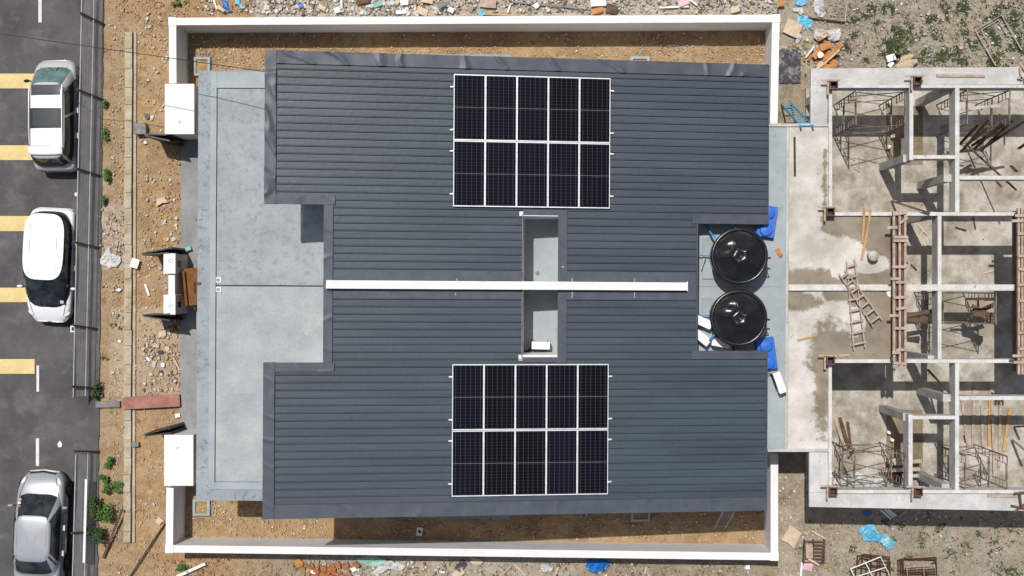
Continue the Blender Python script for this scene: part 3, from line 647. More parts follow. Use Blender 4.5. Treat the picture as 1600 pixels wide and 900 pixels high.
# ------------------------------------------------------------------ cars
def car(name, label, loc, rot, L, Wd, body, st, wf, rb, rf, rr_, ztop, paint, gl, wheels, wr=.29, side='band', nexp=5, roofw=.80, extras=None, mirror_y=None):
    """st: (y, half width, shoulder height); front is +y"""
    r = empty(name, loc, label, 'car', 'cars parked beside the hoarding'); r.rotation_euler = (0, 0, rot)
    r.location = (0, 0, 0)
    m = MB(); rows = []
    for (y, w, z) in st:
        h = [(-w * .90, .20), (-w * .985, .34), (-w, .55), (-w * .985, z - .14), (-w * .93, z - .03), (-w * .72, z + .012), (-w * .38, z + .03), (0, z + .036)]
        h += [(-a, b) for a, b in h[-2::-1]]; rows.append([(a, y, max(.2, b)) for a, b in h])
    o = 0; nn = len(rows[0])
    for rw in rows: m.v += rw
    for i in range(len(rows) - 1):
        for k in range(nn - 1): m.f.append((i * nn + k, i * nn + k + 1, (i + 1) * nn + k + 1, (i + 1) * nn + k)); m.c.append(None)
    m.f += [tuple(range(nn)), tuple(range((len(rows) - 1) * nn, len(rows) * nn))[::-1]]; m.c += [None, None]
    bo = m.build('body', 'carw' if paint == 'glass' else paint, r, True); md = bo.modifiers.new('s', 'SUBSURF'); md.levels = md.render_levels = 2
    def belt(y):
        for (a, wa, za), (b, wb, zb) in zip(st, st[1:]):
            if a <= y <= b: t = (y - a) / (b - a); return wa + (wb - wa) * t, za + (zb - za) * t
        return st[-1][1:] if y > st[-1][0] else st[0][1:]
    yc0, a0 = (wf + rb) / 2, (wf - rb) / 2; yc1, a1 = (rf + rr_) / 2, (rf - rr_) / 2
    wb0 = max(w for _, w, _ in st) * .945; wt = wb0 * roofw
    def se(v, n): return math.copysign(abs(v) ** (2 / n), v)
    def ringp(th, t):
        cx, sx = se(math.cos(th), nexp), se(math.sin(th), nexp)
        x0, y0 = wb0 * cx, yc0 + a0 * sx; w0, z0 = belt(y0); x0 = max(-w0 * .94, min(w0 * .94, x0)); z0 -= .02
        x1, y1 = wt * cx, yc1 + a1 * sx
        bl = math.sin(min(1, t) * math.pi) * .03
        x = x0 + (x1 - x0) * t; y = y0 + (y1 - y0) * t
        return Vector((x + bl * cx, y + bl * sx * .5, z0 + (ztop - z0) * t + bl))
    m = MB(); NT = 64; rings = []
    for t in (0, .25, .5, .75, .93, 1.0): rings.append([ringp(2 * math.pi * k / NT, t) for k in range(NT)])
    crown = .05
    for s in (.94, .8, .55, .3, .08):
        rings.append([Vector((p.x * s, yc1 + (p.y - yc1) * s, ztop + crown * (1 - s * s) ** .8)) for p in rings[5]])
    for rg in rings: m.v += [tuple(p) for p in rg]
    for i in range(len(rings) - 1):
        for k in range(NT): k2 = (k + 1) % NT; m.f.append((i * NT + k, i * NT + k2, (i + 1) * NT + k2, (i + 1) * NT + k)); m.c.append(None)
    m.f.append(tuple(range((len(rings) - 1) * NT, len(rings) * NT))); m.c.append(None)
    roof = m.build('cabin', paint, r, True)
    def roofz(x, y):
        s = (abs(x / wt) ** nexp + abs((y - yc1) / a1) ** nexp) ** (1 / nexp); s = min(s, 1); return ztop + crown * (1 - s * s) ** .8
    def pane(nm, mt, th, t0, t1, par=roof, off=.012, n=10):
        mm = MB()
        def fn(u, v):
            a = th(u, v); t = t0 + (t1 - t0) * v; p = ringp(a, t); e1 = ringp(a + .01, t) - ringp(a - .01, t); e2 = ringp(a, t + .02) - ringp(a, t - .02)
            nn = e1.cross(e2).normalized(); return p + nn * off
        mm.grid(fn, n, 6); return mm.build(nm, mt, par, True)
    D = R_
    inv = lambda q: math.asin(max(-1, min(1, math.copysign(abs(q) ** (nexp / 2), q))))
    icv = lambda q: math.acos(max(-1, min(1, math.copysign(abs(q) ** (nexp / 2), q))))
    q = .96
    ws = pane('windscreen', gl[0], lambda u, v: icv(q - 2 * q * u), .05, .93)
    pane('rear_window', gl[1], lambda u, v: -icv(q - 2 * q * u) if True else 0, .22, .9, off=-.012 if False else .012)
    for s in (1, -1):
        for (u0, u1) in side:
            def th(u, v, s=s):
                a = inv(u0 + (u1 - u0) * u); return a if s > 0 else math.pi - a
            pane('side_window', gl[2], th, .07, .9)
    # wheels
    wmax = max(w for _, w, _ in st)
    for y in wheels:
        for s in (-1, 1):
            m = MB(); x = s * (wmax - .10)
            prof_ = [(0, -.1), (wr - .03, -.1), (wr, -.07), (wr, .07), (wr - .03, .112), (wr * .68, .106)]
            tmp = MB(); tmp.lathe(prof_, (0, 0, 0), 28)
            wv = [(x + s * v[2], y + v[0], wr + v[1]) for v in tmp.v]; m.add(wv, tmp.f); wo = m.build('wheel', 'tyre', r, True)
            tmp = MB(); tmp.lathe([(wr * .68, .10), (wr * .6, .085), (0.05, .095), (0, .095)], (0, 0, 0), 20); m = MB(); m.add([(x + s * v[2], y + v[0], wr + v[1]) for v in tmp.v], tmp.f)
            for k in range(5):
                t = k * 2 * math.pi / 5; m.bar((x + s * .102, y + .05 * math.cos(t), wr + .05 * math.sin(t)), (x + s * .102, y + wr * .62 * math.cos(t), wr + wr * .62 * math.sin(t)), .05, .02)
            m.build('rim', 'rim', wo)
            # arch: dark half disc stands in for the shaded wheel well
            w_, z_ = belt(y); m = MB(); n = 18; vs = []
            for k in range(n + 1):
                t = math.pi * k / n; vs.append((s * (w_ + .004), y + (wr + .055) * math.cos(t), wr + (wr + .055) * math.sin(t)))
            m.add(vs + [(s * (w_ - .02), y, wr)], [(k, k + 1, n + 1) for k in range(n)]); m.build('wheel_arch', 'trim', r)
    # mirrors
    my = mirror_y if mirror_y is not None else wf - .42
    for s in (-1, 1):
        w_, z_ = belt(my); m = MB(); m.lathe([(0, -.075), (.05, -.06), (.075, 0), (.05, .06), (0, .075)], (0, 0, 0), 14)
        m.v = [(s * (w_ + .10) + v[0] * 1.5, my + v[1] * .75, z_ + .09 + v[2]) for v in m.v]; mo = m.build('mirror', gl[3], r, True)
        m = MB(); m.bar((s * (w_ - .05), my, z_ + .0), (s * (w_ + .06), my, z_ + .06), .04); m.build('mirror_arm', 'trim', mo)
    for y in ((rb + wf) / 2 + .25, (rb + wf) / 2 - .62):
        for s in (-1, 1):
            w_, z_ = belt(y); m = MB(); m.bb(s * w_ - .02, s * w_ + .035 * s + .0, y - .09, y + .09, z_ - .2, z_ - .165); m.build('door_handle', 'lamp', r)
    # door seams
    m = MB()
    for y in ((rb + wf) / 2 + .42, (rb + wf) / 2 - .42):
        for s in (-1, 1):
            w_, z_ = belt(y); m.tube([(s * w_ * .93, y, z_ - .025), (s * (w_ * .992), y, z_ - .14), (s * (w_ + .002), y, .5), (s * w_ * .985, y, .34)], .005, 4)
    m.build('door_seam', 'trim', bo)
    def lamp(nm, mt, x, y, z, sx, sy, sz, rz=0):
        for s in (-1, 1):
            m = MB(); m.lathe([(0, -1), (.5, -.87), (.87, -.5), (1, 0), (.87, .5), (.5, .87), (0, 1)], (0, 0, 0), 18)
            c_, s_ = math.cos(rz * s), math.sin(rz * s)
            m.v = [(s * x + v[0] * sx * c_ - v[1] * sy * s_, y + v[0] * sx * s_ + v[1] * sy * c_, z + v[2] * sz) for v in m.v]; m.build(nm, mt, r, True)
    def patch(nm, mt, x0, x1, y0, y1, par=roof, dz=.008):
        m = MB(); m.grid(lambda u, v: (x0 + (x1 - x0) * u, y0 + (y1 - y0) * v, roofz(x0 + (x1 - x0) * u, y0 + (y1 - y0) * v) + dz), 8, 6); return m.build(nm, mt, par, True)
    def hoodseam(x0, x1, y0, y1):
        for s in (-1, 1):
            m = MB(); pts = []
            for k in range(7):
                t = k / 6; y = y0 + (y1 - y0) * t; x = s * (x0 + (x1 - x0) * t); w_, z_ = belt(y); f = abs(x) / w_
                z = z_ + (.036 - .024 * f / .72 if f < .72 else .012 - .042 * (f - .72) / .21); pts.append((x, y, z - .006))
            m.tube(pts, .008, 4); m.build('bonnet_seam', 'trim', bo)
    m = MB(); w_, z_ = belt(wf - .02)
    for s in (-.25, .25): p = ringp(icv(s), .08); q2 = ringp(icv(s + .42 if s < 0 else s - .42 + .4), .30); m.bar(p + Vector((0, .02, .03)), q2 + Vector((0, .02, .03)), .014)
    m.build('wiper', 'trim', ws)
    if extras: extras(dict(r=r, bo=bo, roof=roof, lamp=lamp, patch=patch, hood=hoodseam, belt=belt, ringp=ringp, icv=icv, inv=inv, roofz=roofz, wt=wt, a1=a1, yc1=yc1, pane=pane, ws=ws))
    r.location = loc
    return r
# silver MPV, nose up in the photo
def ex1(k):
    k['patch']('roof_glass', 'glassd', -.50, .50, .62, .98); k['patch']('sunroof', 'trim', -.54, .54, -.50, .18, dz=.006); k['patch']('sunroof_glass', 'glassd', -.44, .44, -.41, .12, dz=.012)
    k['patch']('roof_panel', 'carw', -.50, .50, .19, .60, dz=.012); k['patch']('roof_panel', 'carw', -.50, .50, -1.08, -.51, dz=.012)
    m = MB(); n = 12
    m.grid(lambda u, v: ((u - .5) * 1.16, -1.10 - .26 * v - .05 * math.cos((u - .5) * 2.2), 1.60 - .03 * v + .015 * math.cos((u - .5) * 3) + .02), 10, 4)
    o = m.build('spoiler', 'carw', k['r'], True); s = o.modifiers.new('t', 'SOLIDIFY'); s.thickness = .05
    for s in (-1, 1):
        m = MB(); m.tube([(s * .56, .95, 1.585), (s * .565, .4, 1.625), (s * .565, -.5, 1.625), (s * .56, -1.05, 1.59)], .02, 6); m.build('roof_rail', 'cargr', k['roof'])
    k['lamp']('headlight', 'lamp', .52, 1.72, .66, .14, .08, .1, -.3); k['lamp']('tail_light', 'tail', .60, -1.80, .6, .05, .05, .14)
    k['hood'](.52, .45, 1.3, 1.72)
    m = MB(); m.bar((-.6, -1.86, .48), (.6, -1.86, .48), .05, .12); m.build('rear_bumper_trim', 'trim', k['r'])
c1 = W(71.5, 178, 1.45)
car('parked_car', 'silver boxy MPV with dark glass roof panels and teal windscreen', (c1.x + .05, c1.y, .005), R_(.6), 3.8, 1.55, None,
    [(-1.88, .55, .62), (-1.84, .68, .78), (-1.70, .75, .92), (-1.2, .775, .95), (-.4, .785, .95), (.5, .785, .94), (1.2, .775, .92), (1.62, .74, .84), (1.86, .66, .72), (1.97, .50, .58)],
    1.72, -1.80, 1.02, -1.50, 1.56, 'cargr', ['glasst', 'glass', 'glass', 'trim'], (1.22, -1.22), .28, [(-.86, .06), (.12, .72)], roofw=.80, extras=ex1, mirror_y=1.2)
# white hatchback, nose down
def ex2(k):
    m = MB(); n = 48; rs = [1.0, .97, .85, .6, .3, .05]
    for s in rs:
        for j in range(n):
            p = k['ringp'](2 * math.pi * j / n, 1.0); x, y = p.x * s * 1.03, k['yc1'] + (p.y - k['yc1']) * s * 1.015; m.v.append((x, y, k['roofz'](x / 1.03, k['yc1'] + (y - k['yc1']) / 1.015) + .012))
    for i in range(len(rs) - 1):
        for j in range(n): j2 = (j + 1) % n; m.f.append((i * n + j, i * n + j2, (i + 1) * n + j2, (i + 1) * n + j)); m.c.append(None)
    m.f.append(tuple(range((len(rs) - 1) * n, len(rs) * n))); m.c.append(None); m.build('roof', 'carw', k['r'], True)
    m = MB()
    for s in (-1, 1): m.tube([(s * .46, 1.0 - .6 - .05, k['roofz'](s * .46, .3) + .014), (s * .46, -.6, k['roofz'](s * .46, -.6) + .014), (s * .46, -1.35, k['roofz'](s * .46, -1.35) + .014)], .008, 4)
    m.tube([(-.46, -1.35, k['roofz'](-.46, -1.35) + .014), (.46, -1.35, k['roofz'](.46, -1.35) + .014)], .008, 4); m.build('roof_channel', 'grey', k['roof'])
    k['lamp']('headlight', 'lamp', .61, 1.68, .655, .15, .07, .05, -.6); k['lamp']('tail_light', 'tail', .66, -1.88, .62, .05, .05, .14)
    k['hood'](.68, .52, 1.12, 1.74)
    m = MB(); m.tube([(-.5, 1.86, .56), (0, 1.95, .56), (.5, 1.86, .56)], .035, 6); m.build('grille', 'trim', k['r'])
    p = k['ringp'](k['icv'](-.2 + .75), .22); m = MB(); m.box((p.x * .9 - .95, p.y + .0, p.z + .06), (.12, .1, .01)); m.build('sticker', 'sticker', k['ws'])
c2 = W(68, 385, 1.46); c2 = Vector((c2.x, c2.y, 0))
ang = R_(180 - 2.6); off = Vector((-math.sin(ang), math.cos(ang), 0)) * .62
car('parked_car', 'white five door hatchback with black side windows, nose towards the yellow bar', (c2.x + off.x, c2.y + off.y, .005), ang, 3.95, 1.67, None,
    [(-1.98, .58, .64), (-1.92, .72, .80), (-1.74, .80, .96), (-1.2, .835, .98), (-.3, .84, .97), (.5, .835, .94), (1.05, .82, .90), (1.5, .78, .80), (1.8, .68, .66), (1.97, .46, .54)],
    1.50, -1.86, .50, -1.72, 1.47, 'glass', ['glass', 'glass', 'glass', 'carw'], (1.22, -1.28), .29, [(-.93, .93)], roofw=.85, nexp=3.9, extras=ex2, mirror_y=.78)
# silver sedan, nose up
def ex3(k):
    k['lamp']('headlight', 'lamp',   .63, 1.50, .72, .09, .20, .09, .35); k['lamp']('tail_light', 'tail', .66, -2.1, .78, .12, .16, .1, .3)
    k['hood'](.70, .50, 1.0, 1.68)
    m = MB()
    for s in (-1, 1):
        for x in (.13, .5): m.tube([(s * x, .40, k['roofz'](s * x, .4) + .001), (s * x, -.3, k['roofz'](s * x, -.3) + .001), (s * x, -.95, k['roofz'](s * x, -.95) + .001)], .006 if x < .2 else .01, 4)
    m.build('roof_channel', 'grey', k['roof'])
    m = MB(); m.tube([(-.45, 1.80, .62), (0, 1.87, .62), (.45, 1.80, .62)], .04, 6); m.build('grille', 'trim', k['r'])
    m = MB(); m.tube([(-.52, 1.84, .48), (0, 1.9, .48), (.52, 1.84, .48)], .03, 6); m.build('bumper_trim', 'lamp', k['r'])
    for i, (x, t) in enumerate(((-.80, .5), (-.80, .36), (-.80, .22))):
        p = k['ringp'](k['icv'](x), t); m = MB(); m.box((p.x + .02, p.y + .02, p.z + .035), (.11, .08, .008)); m.build('sticker', ['orangeb', 'white', 'sticker'][i], k['ws'])
ang = R_(-2.0); c3 = W(49.5, 838, 1.44); off = Vector((-math.sin(ang), math.cos(ang), 0)) * .22
car('parked_car', 'blue silver sedan with stickers on its windscreen, cut by the lower left corner', (c3.x + off.x, c3.y + off.y, .005), ang, 4.4, 1.7, None,
    [(-2.16, .60, .66), (-2.1, .74, .86), (-1.9, .81, .98), (-1.3, .845, .98), (-.4, .85, .96), (.5, .85, .94), (1.1, .84, .92), (1.45, .80, .84), (1.70, .70, .72), (1.86, .48, .56)],
    1.18, -1.72, .42, -1.02, 1.44, 'carg', ['glass', 'glass', 'glass', 'carg'], (1.25, -1.28), .31, [(-.62, .74)], roofw=.74, extras=ex3, mirror_y=.72)

# ------------------------------------------------------------------ tanks and plant on the rear slab
def water_tank(label, px, py, turn=0):
    h = 3.5; c = W(px, py, h + 1.25); r = empty('water_tank', (c.x, c.y, h), label, 'water tank', 'black water tanks on the rear slab')
    m = MB(); m.lathe([(.0, .06), (.78, .06), (.80, .12), (.80, .5), (.82, .52), (.82, .6), (.80, .62), (.80, 1.0), (.84, 1.08)], (c.x, c.y, h), 56); m.build('tank_body', 'tank', r, True)
    m = MB(); m.lathe([(.84, 1.08), (.875, 1.10), (.885, 1.16), (.86, 1.20), (.79, 1.20), (.77, 1.16)], (c.x, c.y, h), 56); m.build('rim', 'tank', r, True)
    def rf(rad, t):
        if rad > .765 or rad < .2: return 0
        k = ((t - R_(40 + turn)) / R_(72)) % 1.0; tri = abs(k * 2 - 1); w = min(1, (.77 - rad) / .2) * min(1, (rad - .2) / .08)
        dn = ((t - R_(138 + turn)) + math.pi) % (2 * math.pi) - math.pi
        return (.085 * (tri ** 2.2 - .3) + .13 * math.exp(-(dn / .42) ** 2) * min(1, max(0, rad - .3) / .25) + .02 * nz(rad * 3, t * 1.5, turn)) * w
    m = MB(); m.lathe([(.77, 1.14), (.75, 1.145), (.70, 1.16), (.62, 1.195), (.53, 1.235), (.44, 1.275), (.36, 1.31), (.27, 1.35), (.255, 1.39), (.23, 1.415), (.17, 1.43), (.09, 1.42), (.05, 1.39), (.0, 1.385)], (c.x, c.y, h), 120, rf); m.build('lid', 'tank', r, True)
    m = MB(); m.lathe([(.035, 0), (.03, .02), (0, .02)], (c.x, c.y, h + 1.38), 12); m.build('vent_cap', 'black', r)
    m = MB(); m.prism([(c.x - 1.0, c.y - .70), (c.x + .1, c.y - .70), (c.x + .1, c.y + .62), (c.x - 1.0, c.y + .62)], h, h + .06); m.build('plinth', 'slab3', r)
    m = MB(); m.tube([(c.x + .8, c.y - .05, h + .95), (c.x + 1.0, c.y - .05, h + .95)], .03, 8); m.build('outlet', 'black', r)
    return c
t1 = water_tank('round black water tank above the seam of the rear slab', 1156, 400)
t2 = water_tank('round black water tank below the seam of the rear slab, nearest the white boxes', 1155, 497, -14)
def pipe(label, pts, r=.022, mt='pipe', name='water_pipe', cat='pipe'):
    m = MB(); m.tube([W(*p) for p in pts], r, 6); return tag(m.build(name, mt, smooth=True), label, cat)
pipe('blue water pipe bend rising to the upper left of the upper tank', [(1104, 352, 3.6), (1108, 360, 3.8), (1112, 366, 4.0), (1121, 374, 4.4)], .035)
pipe('blue water pipe left of the upper tank, running from under the roof', [(1086, 398, 3.75), (1100, 399, 3.75), (1114, 400, 3.8)])
pipe('thin dark wire hanging beside the upper blue pipe', [(1103, 402, 3.8), (1100, 413, 3.6), (1096, 424, 3.55)], .01, 'black', 'wire', 'wire')
pipe('blue water pipe left of the lower tank, above the white boxes', [(1086, 491, 3.75), (1100, 493, 3.75), (1115, 494, 3.8)])
pipe('blue water pipe bend at the lower left of the lower tank', [(1118, 521, 4.4), (1110, 530, 4.1), (1106, 538, 3.8), (1104, 547, 3.6)], .035)
pipe('blue pipe stub at the top of the upper tank', [(1149, 352, 3.8), (1149, 362, 4.5)], .03)
pipe('black pipe under the lower tank by the flashing', [(1146, 540, 3.7), (1146, 553, 3.7)], .025, 'black')
pipe('thin black wire loop right of the upper tank', [(1196, 420, 3.9), (1200, 428, 3.7), (1202, 433, 3.55), (1197, 433, 3.55)], .01, 'black', 'wire', 'wire')
pipe('thin black wire loop right of the lower tank', [(1195, 511, 3.9), (1199, 519, 3.7), (1201, 524, 3.55), (1196, 524, 3.55)], .01, 'black', 'wire', 'wire')
def bluebox(label, cx, cy, rz, ds, hid):
    h = 3.5; c = W(cx, cy, h + .35); r = empty('plastic_tank', (c.x, c.y, h), label, 'plastic tank', 'blue plastic tanks on the rear slab')
    ca, sa = math.cos(rz), math.sin(rz); lw, ll = .30, .52
    for z0, z1, s in ((0, .12, 1.0), (.12, .3, .93)):
        m = MB(); m.prism([(c.x + (i * lw * s) * ca - (j * ll * s) * sa, c.y + i * lw * s * sa + j * ll * s * ca) for i, j in ((-1, -1), (1, -1), (1, 1), (-1, 1))], h + z0, h + z1); m.build('shell', 'blue', r)
    for k in (-.27, .27):
        x, y = c.x - k * sa, c.y + k * ca; m = MB(); m.lathe([(.20, 0), (.20, .06), (.17, .09), (.0, .1)], (x, y, h + .3), 24); o = m.build('dome', 'blue', r)
    m = MB(); m.box((c.x + .05, c.y, h + .335), (.06, .16, .05), rz); m.build('tap', 'blue', r)
bluebox('blue plastic tank with round domes partly under the upper roof corner', 1199, 346, R_(-8), 0, 0)
bluebox('blue plastic tank with round domes partly under the lower roof corner', 1199, 553.5, R_(8), 0, 0)
m = MB(); a = W(1184, 322, 3.5)
def acunit(label, cx, cy, rz, l=.62, w=.25, hh=.5, h=3.5):
    c = W(cx, cy, h + hh); r = empty('condenser_unit', (c.x, c.y, h), label, 'air conditioner', 'white condenser units on the flat roofs')
    m = MB(); m.box((c.x, c.y, h + hh / 2 + .02), (l, w, hh), rz); b = m.build('casing', 'acw', r); bv = b.modifiers.new('b', 'BEVEL'); bv.width = .015
    n = Vector((math.sin(rz), -math.cos(rz), 0)); f = Vector((c.x, c.y, 0)) + n * (w / 2 + .006); d = Vector((math.cos(rz), math.sin(rz), 0))
    m = MB(); m.box((f.x - d.x * .06, f.y - d.y * .06, h + hh / 2), (l * .72, .012, hh * .78), rz); m.build('fan_grille', 'acg', r)
    for s in (-1, 1): m = MB(); q = Vector((c.x, c.y, 0)) + d * (s * l * .38); m.box((q.x, q.y, h + .01), (.06, w + .04, .02), rz); m.build('foot', 'acg', r)
acunit('white condenser unit by the roof edge, topmost of the three beside the lower tank', 1098, 503, R_(-24), .62, .27)
acunit('white condenser unit by the roof edge, middle one of the three beside the lower tank', 1096, 527, R_(-38), .62, .27)
acunit('white condenser unit tucked just under the lower tank', 1127, 536, R_(-10), .58, .26)
acunit('white condenser unit below the lower blue plastic tank, beside the roof edge', 1218.5, 598, R_(-70), .68, .24)
acunit('white condenser unit standing in the roof lightwell', 845, 540, R_(-1), .58, .24)
pipe('black insulated hose curling from the unit in the lightwell', [(833, 540, 3.9), (829, 545, 3.7), (825, 549, 3.6), (819, 549, 3.6)], .03, 'black', 'hose', 'hose')
pipe('dark cable joining the unit below the blue tank to the roof edge', [(1199, 583, 3.8), (1205, 585, 3.7), (1212, 586, 3.6)], .015, 'black', 'cable', 'cable')
def chunk(name, label, cat, px, py, h, l, w, t, rz, mt, grp=None):
    c = W(px, py, h); m = MB(); n = 8; pts = []
    for k in range(n):
        a = 2 * math.pi * k / n; q = 1 + rnd.uniform(-.2, .12); x, y = l / 2 * math.cos(a) * q * 1.15, w / 2 * math.sin(a) * q * 1.15
        pts.append((c.x + x * math.cos(rz) - y * math.sin(rz), c.y + x * math.sin(rz) + y * math.cos(rz)))
    m.prism(pts, h, h + t); return tag(m.build(name, mt), label, cat, grp)
def board(name, label, cat, px, py, h, l, w, t, rz, mt, grp=None, jag=.08):
    c = W(px, py, h); pts = []
    for i, j in ((-1, -1), (.1, -1), (1, -1), (1, .2), (1, 1), (-.2, 1), (-1, 1)):
        x, y = i * l / 2 * (1 + rnd.uniform(-jag, jag)), j * w / 2 * (1 + rnd.uniform(-jag, jag))
        pts.append((c.x + x * math.cos(rz) - y * math.sin(rz), c.y + x * math.sin(rz) + y * math.cos(rz)))
    m = MB(); sx, sy = rnd.uniform(-.05, .05), rnd.uniform(-.05, .05)
    m.prism(pts, h, h + t); m.v = [(v[0], v[1], v[2] + max(0, (v[0] - c.x) * sx + (v[1] - c.y) * sy + .02)) for v in m.v]
    return tag(m.build(name, mt), label, cat, grp)
def stick(name, label, cat, a, b, w, t, mt, grp=None):
    m = MB(); m.bar(W(*a), W(*b), w, t); return tag(m.build(name, mt), label, cat, grp)
board('orange_scrap', 'small orange scrap on the pale slab right of the upper tank', 'scrap', 1217, 395, 3.5, .28, .14, .03, R_(-60), 'orangeb')
# cardboard
cb = empty('cardboard_box', W(300, 448, 0), 'flattened brown cardboard box leaning behind the twin gate pillars', 'box')
m = MB(); q = rectpx(288, 420, 307, 475, 1.15); z = [1.05, 1.3, 1.3, 1.05]
a, b, c, dd = (W(285.5, 420, 1.05), W(312, 418, 1.35), W(312, 476, 1.35), W(290, 478, 1.05))
m.hexa([(*dd.xy, .06), (*c.xy, .06), (*b.xy, .06), (*a.xy, .06), dd, c, b, a]); m.build('carton', 'card', cb)
a, b, c, dd = (W(284.5, 424, 1.2), W(288, 424, 1.25), W(293, 477, 1.25), W(289.5, 477, 1.2)); m = MB(); m.hexa([(*dd.xy, .3), (*c.xy, .3), (*b.xy, .3), (*a.xy, .3), dd, c, b, a]); m.build('loose_flap', 'card', cb)
m = MB(); a = W(303, 448, 1.33); m.box((a.x, a.y, 1.335), (.05, .36, .01)); m.build('tape', 'woodb', cb)
stick('timber_peg', 'short brown timber peg lying on the porch slab edge by the cardboard', 'peg', (308, 443, 3.45), (313.5, 443, 3.45), .09, .04, 'woodb')
board('potted_weed', 'small green and white scrap at the black gate above the twin pillars', 'scrap', 295, 389, .1, .2, .14, .1, .4, 'netg')

# ------------------------------------------------------------------ unfinished building
ub = empty('unfinished_building', W(1440, 450, 0), 'unfinished concrete building frame with open rooms, beams and no roof', 'building')
def ubp(name, pts, z0, z1, mt):
    m = MB(); m.prism(pts, z0, z1); return m.build(name, mt, ub)
ubp('floor_slab', [W(1292, 112, 3.5).xy, (W(1760, 112, 0).x, W(1268, 112, 3.5).y), (W(1760, 795, 0).x, W(1268, 793, 3.5).y), W(1292, 793, 3.5).xy], -.1, .15, 'floor')
for a in ((1385, 165, 1442, 258), (1385, 640, 1442, 735)):
    pts = rectpx(*a, .155); ubp('bathroom_recess', pts, .1, .156, 'pit')
# roof slab parts (z 3.5)
ZT = 3.5
ubp('gutter_slab', [W(1267, 107, ZT).xy, W(1640, 104.5, ZT).xy, W(1640, 132, ZT).xy, W(1267, 133, ZT).xy], ZT - .18, ZT, 'ring')
ubp('gutter_slab', [W(1266.5, 133.3, ZT).xy, W(1294, 133.3, ZT).xy, W(1292.5, 193, ZT).xy, W(1266.5, 193, ZT).xy], ZT - .18, ZT, 'ring')
ubp('gutter_slab', [W(1264.5, 706.3, ZT).xy, W(1293, 706.3, ZT).xy, W(1294.5, 769.5, ZT).xy, W(1264.5, 769.5, ZT).xy], ZT - .18, ZT, 'ring')
ubp('gutter_slab', [W(1264.5, 769.8, ZT).xy, W(1640, 769.8, ZT).xy, W(1640, 799, ZT).xy, W(1264.5, 792, ZT).xy], ZT - .18, ZT, 'ring')
for y0, y1 in ((104.2, 106.8), (792.2, 795)):
    pass
# patched slab: apron + centre
def wetness(px, py):
    v = -.35
    if px > 1262 and 337 < py < 562: v = -.35 + .77 * sstep(1268, 1296, px) * sstep(325, 350, py) * sstep(575, 550, py) if False else -.35 + .77 * sstep(1266, 1298, px)
    if px < 1305: v = max(v, .2 - abs(px - 1289) / 22 if 232 < py < 340 else v)
    def el(a, b, rx, ry): return 1 - math.hypot((px - a) / rx, (py - b) / ry)
    v -= 1.1 * max(0, el(1300, 402, 62, 36) + .25) if py < 449 else 0
    v -= 1.0 * max(0, el(1365, 412, 26, 16) + .3) if py < 449 else 0
    v -= 1.1 * max(0, el(1305, 500, 52, 34) + .2) if py > 449 else 0
    v -= .9 * max(0, el(1330, 505, 22, 20) + .2) if py > 449 else 0
    if px < 1300: v = max(v, .45 * (el(1262, 438, 60, 16) + .3), .45 * (el(1240, 470, 40, 14) + .2))
    v = max(v, .5 * (el(1296, 560, 34, 60) + .1) if py < 580 else v)
    v = max(v, .35 * (el(1284, 620, 14, 70)))
    return max(0, min(1, .45 + v * .8))
def patched(x0, y0, x1, y1, z, name):
    xf = lambda v: W(v, 450, z).x
    A = Vector((xf(x0), W(x0, y0, z).y, z)); B = Vector((xf(x1), W(x1, y1, z).y, z)); nx = int((B.x - A.x) / .06); ny = int((A.y - B.y) / .06); m = MB(); cs = []
    m.grid(lambda u, v: (A.x + (B.x - A.x) * u, A.y + (B.y - A.y) * v, z), nx, ny)
    for v in list(m.v): w = wetness(*P(*v)); cs.append(w)
    n0 = len(m.v); m.add([(A.x, A.y, z - .18), (B.x, A.y, z - .18), (B.x, B.y, z - .18), (A.x, B.y, z - .18), (A.x, A.y, z), (B.x, A.y, z), (B.x, B.y, z), (A.x, B.y, z)], [(0, 1, 2, 3), (0, 4, 5, 1), (1, 5, 6, 2), (2, 6, 7, 3), (3, 7, 4, 0)])
    m.f[:nx * ny] = [f[::-1] for f in m.f[:nx * ny]]
    o = m.build(name, 'wet', ub); ca = o.data.color_attributes.new('Col', 'FLOAT_COLOR', 'POINT'); buf = []
    for w in cs + [.1] * 8: buf += [w, w, w, 1]
    ca.data.foreach_set('color', buf)
patched(1232, 197, 1297, 704, ZT - .004, 'roof_slab'); patched(1297, 336, 1397, 563, ZT - .004, 'roof_slab')
for y0, y1 in ((193, 197.5), (701.5, 706)): ubp('slab_kerb', quadpx([(1200, y0), (1295, y0), (1295, y1), (1200, y1)], ZT + .06), ZT - .3, ZT + .06, 'conc')
def beam(x0, y0, x1, y1, top=ZT + .1, dep=.62, mt='concw'):
    pts = rectpx(x0, y0, x1, y1, top); ubp('beam', pts, top - dep, top, mt)
Hb = [(1304, 132.8, 1640, 137.2), (1427.2, 242.5, 1492, 248), (1499.2, 274.5, 1640, 280.5), (1301, 331.5, 1640, 337), (1231.5, 444.5, 1640, 454), (1301, 561.5, 1640, 567), (1499.2, 619, 1640, 625), (1426.2, 649.5, 1492, 655), (1304, 765.5, 1640, 771)]
for b in Hb: beam(*b, top=ZT + .1)
Vb = [(1295, 139, 1300.2, 338), (1421, 137.6, 1427, 250), (1492.4, 137.6, 1499, 331.2), (1465.2, 337.4, 1471, 444.2), (1465.2, 454.4, 1471, 561.2), (1492.4, 567.4, 1498.6, 765.2), (1294.5, 567.4, 1299.8, 764), (1419.5, 648, 1426, 765.2)]
for b in Vb: beam(*b, top=ZT + .095)
wx = W(1600, 450, 3.5).x
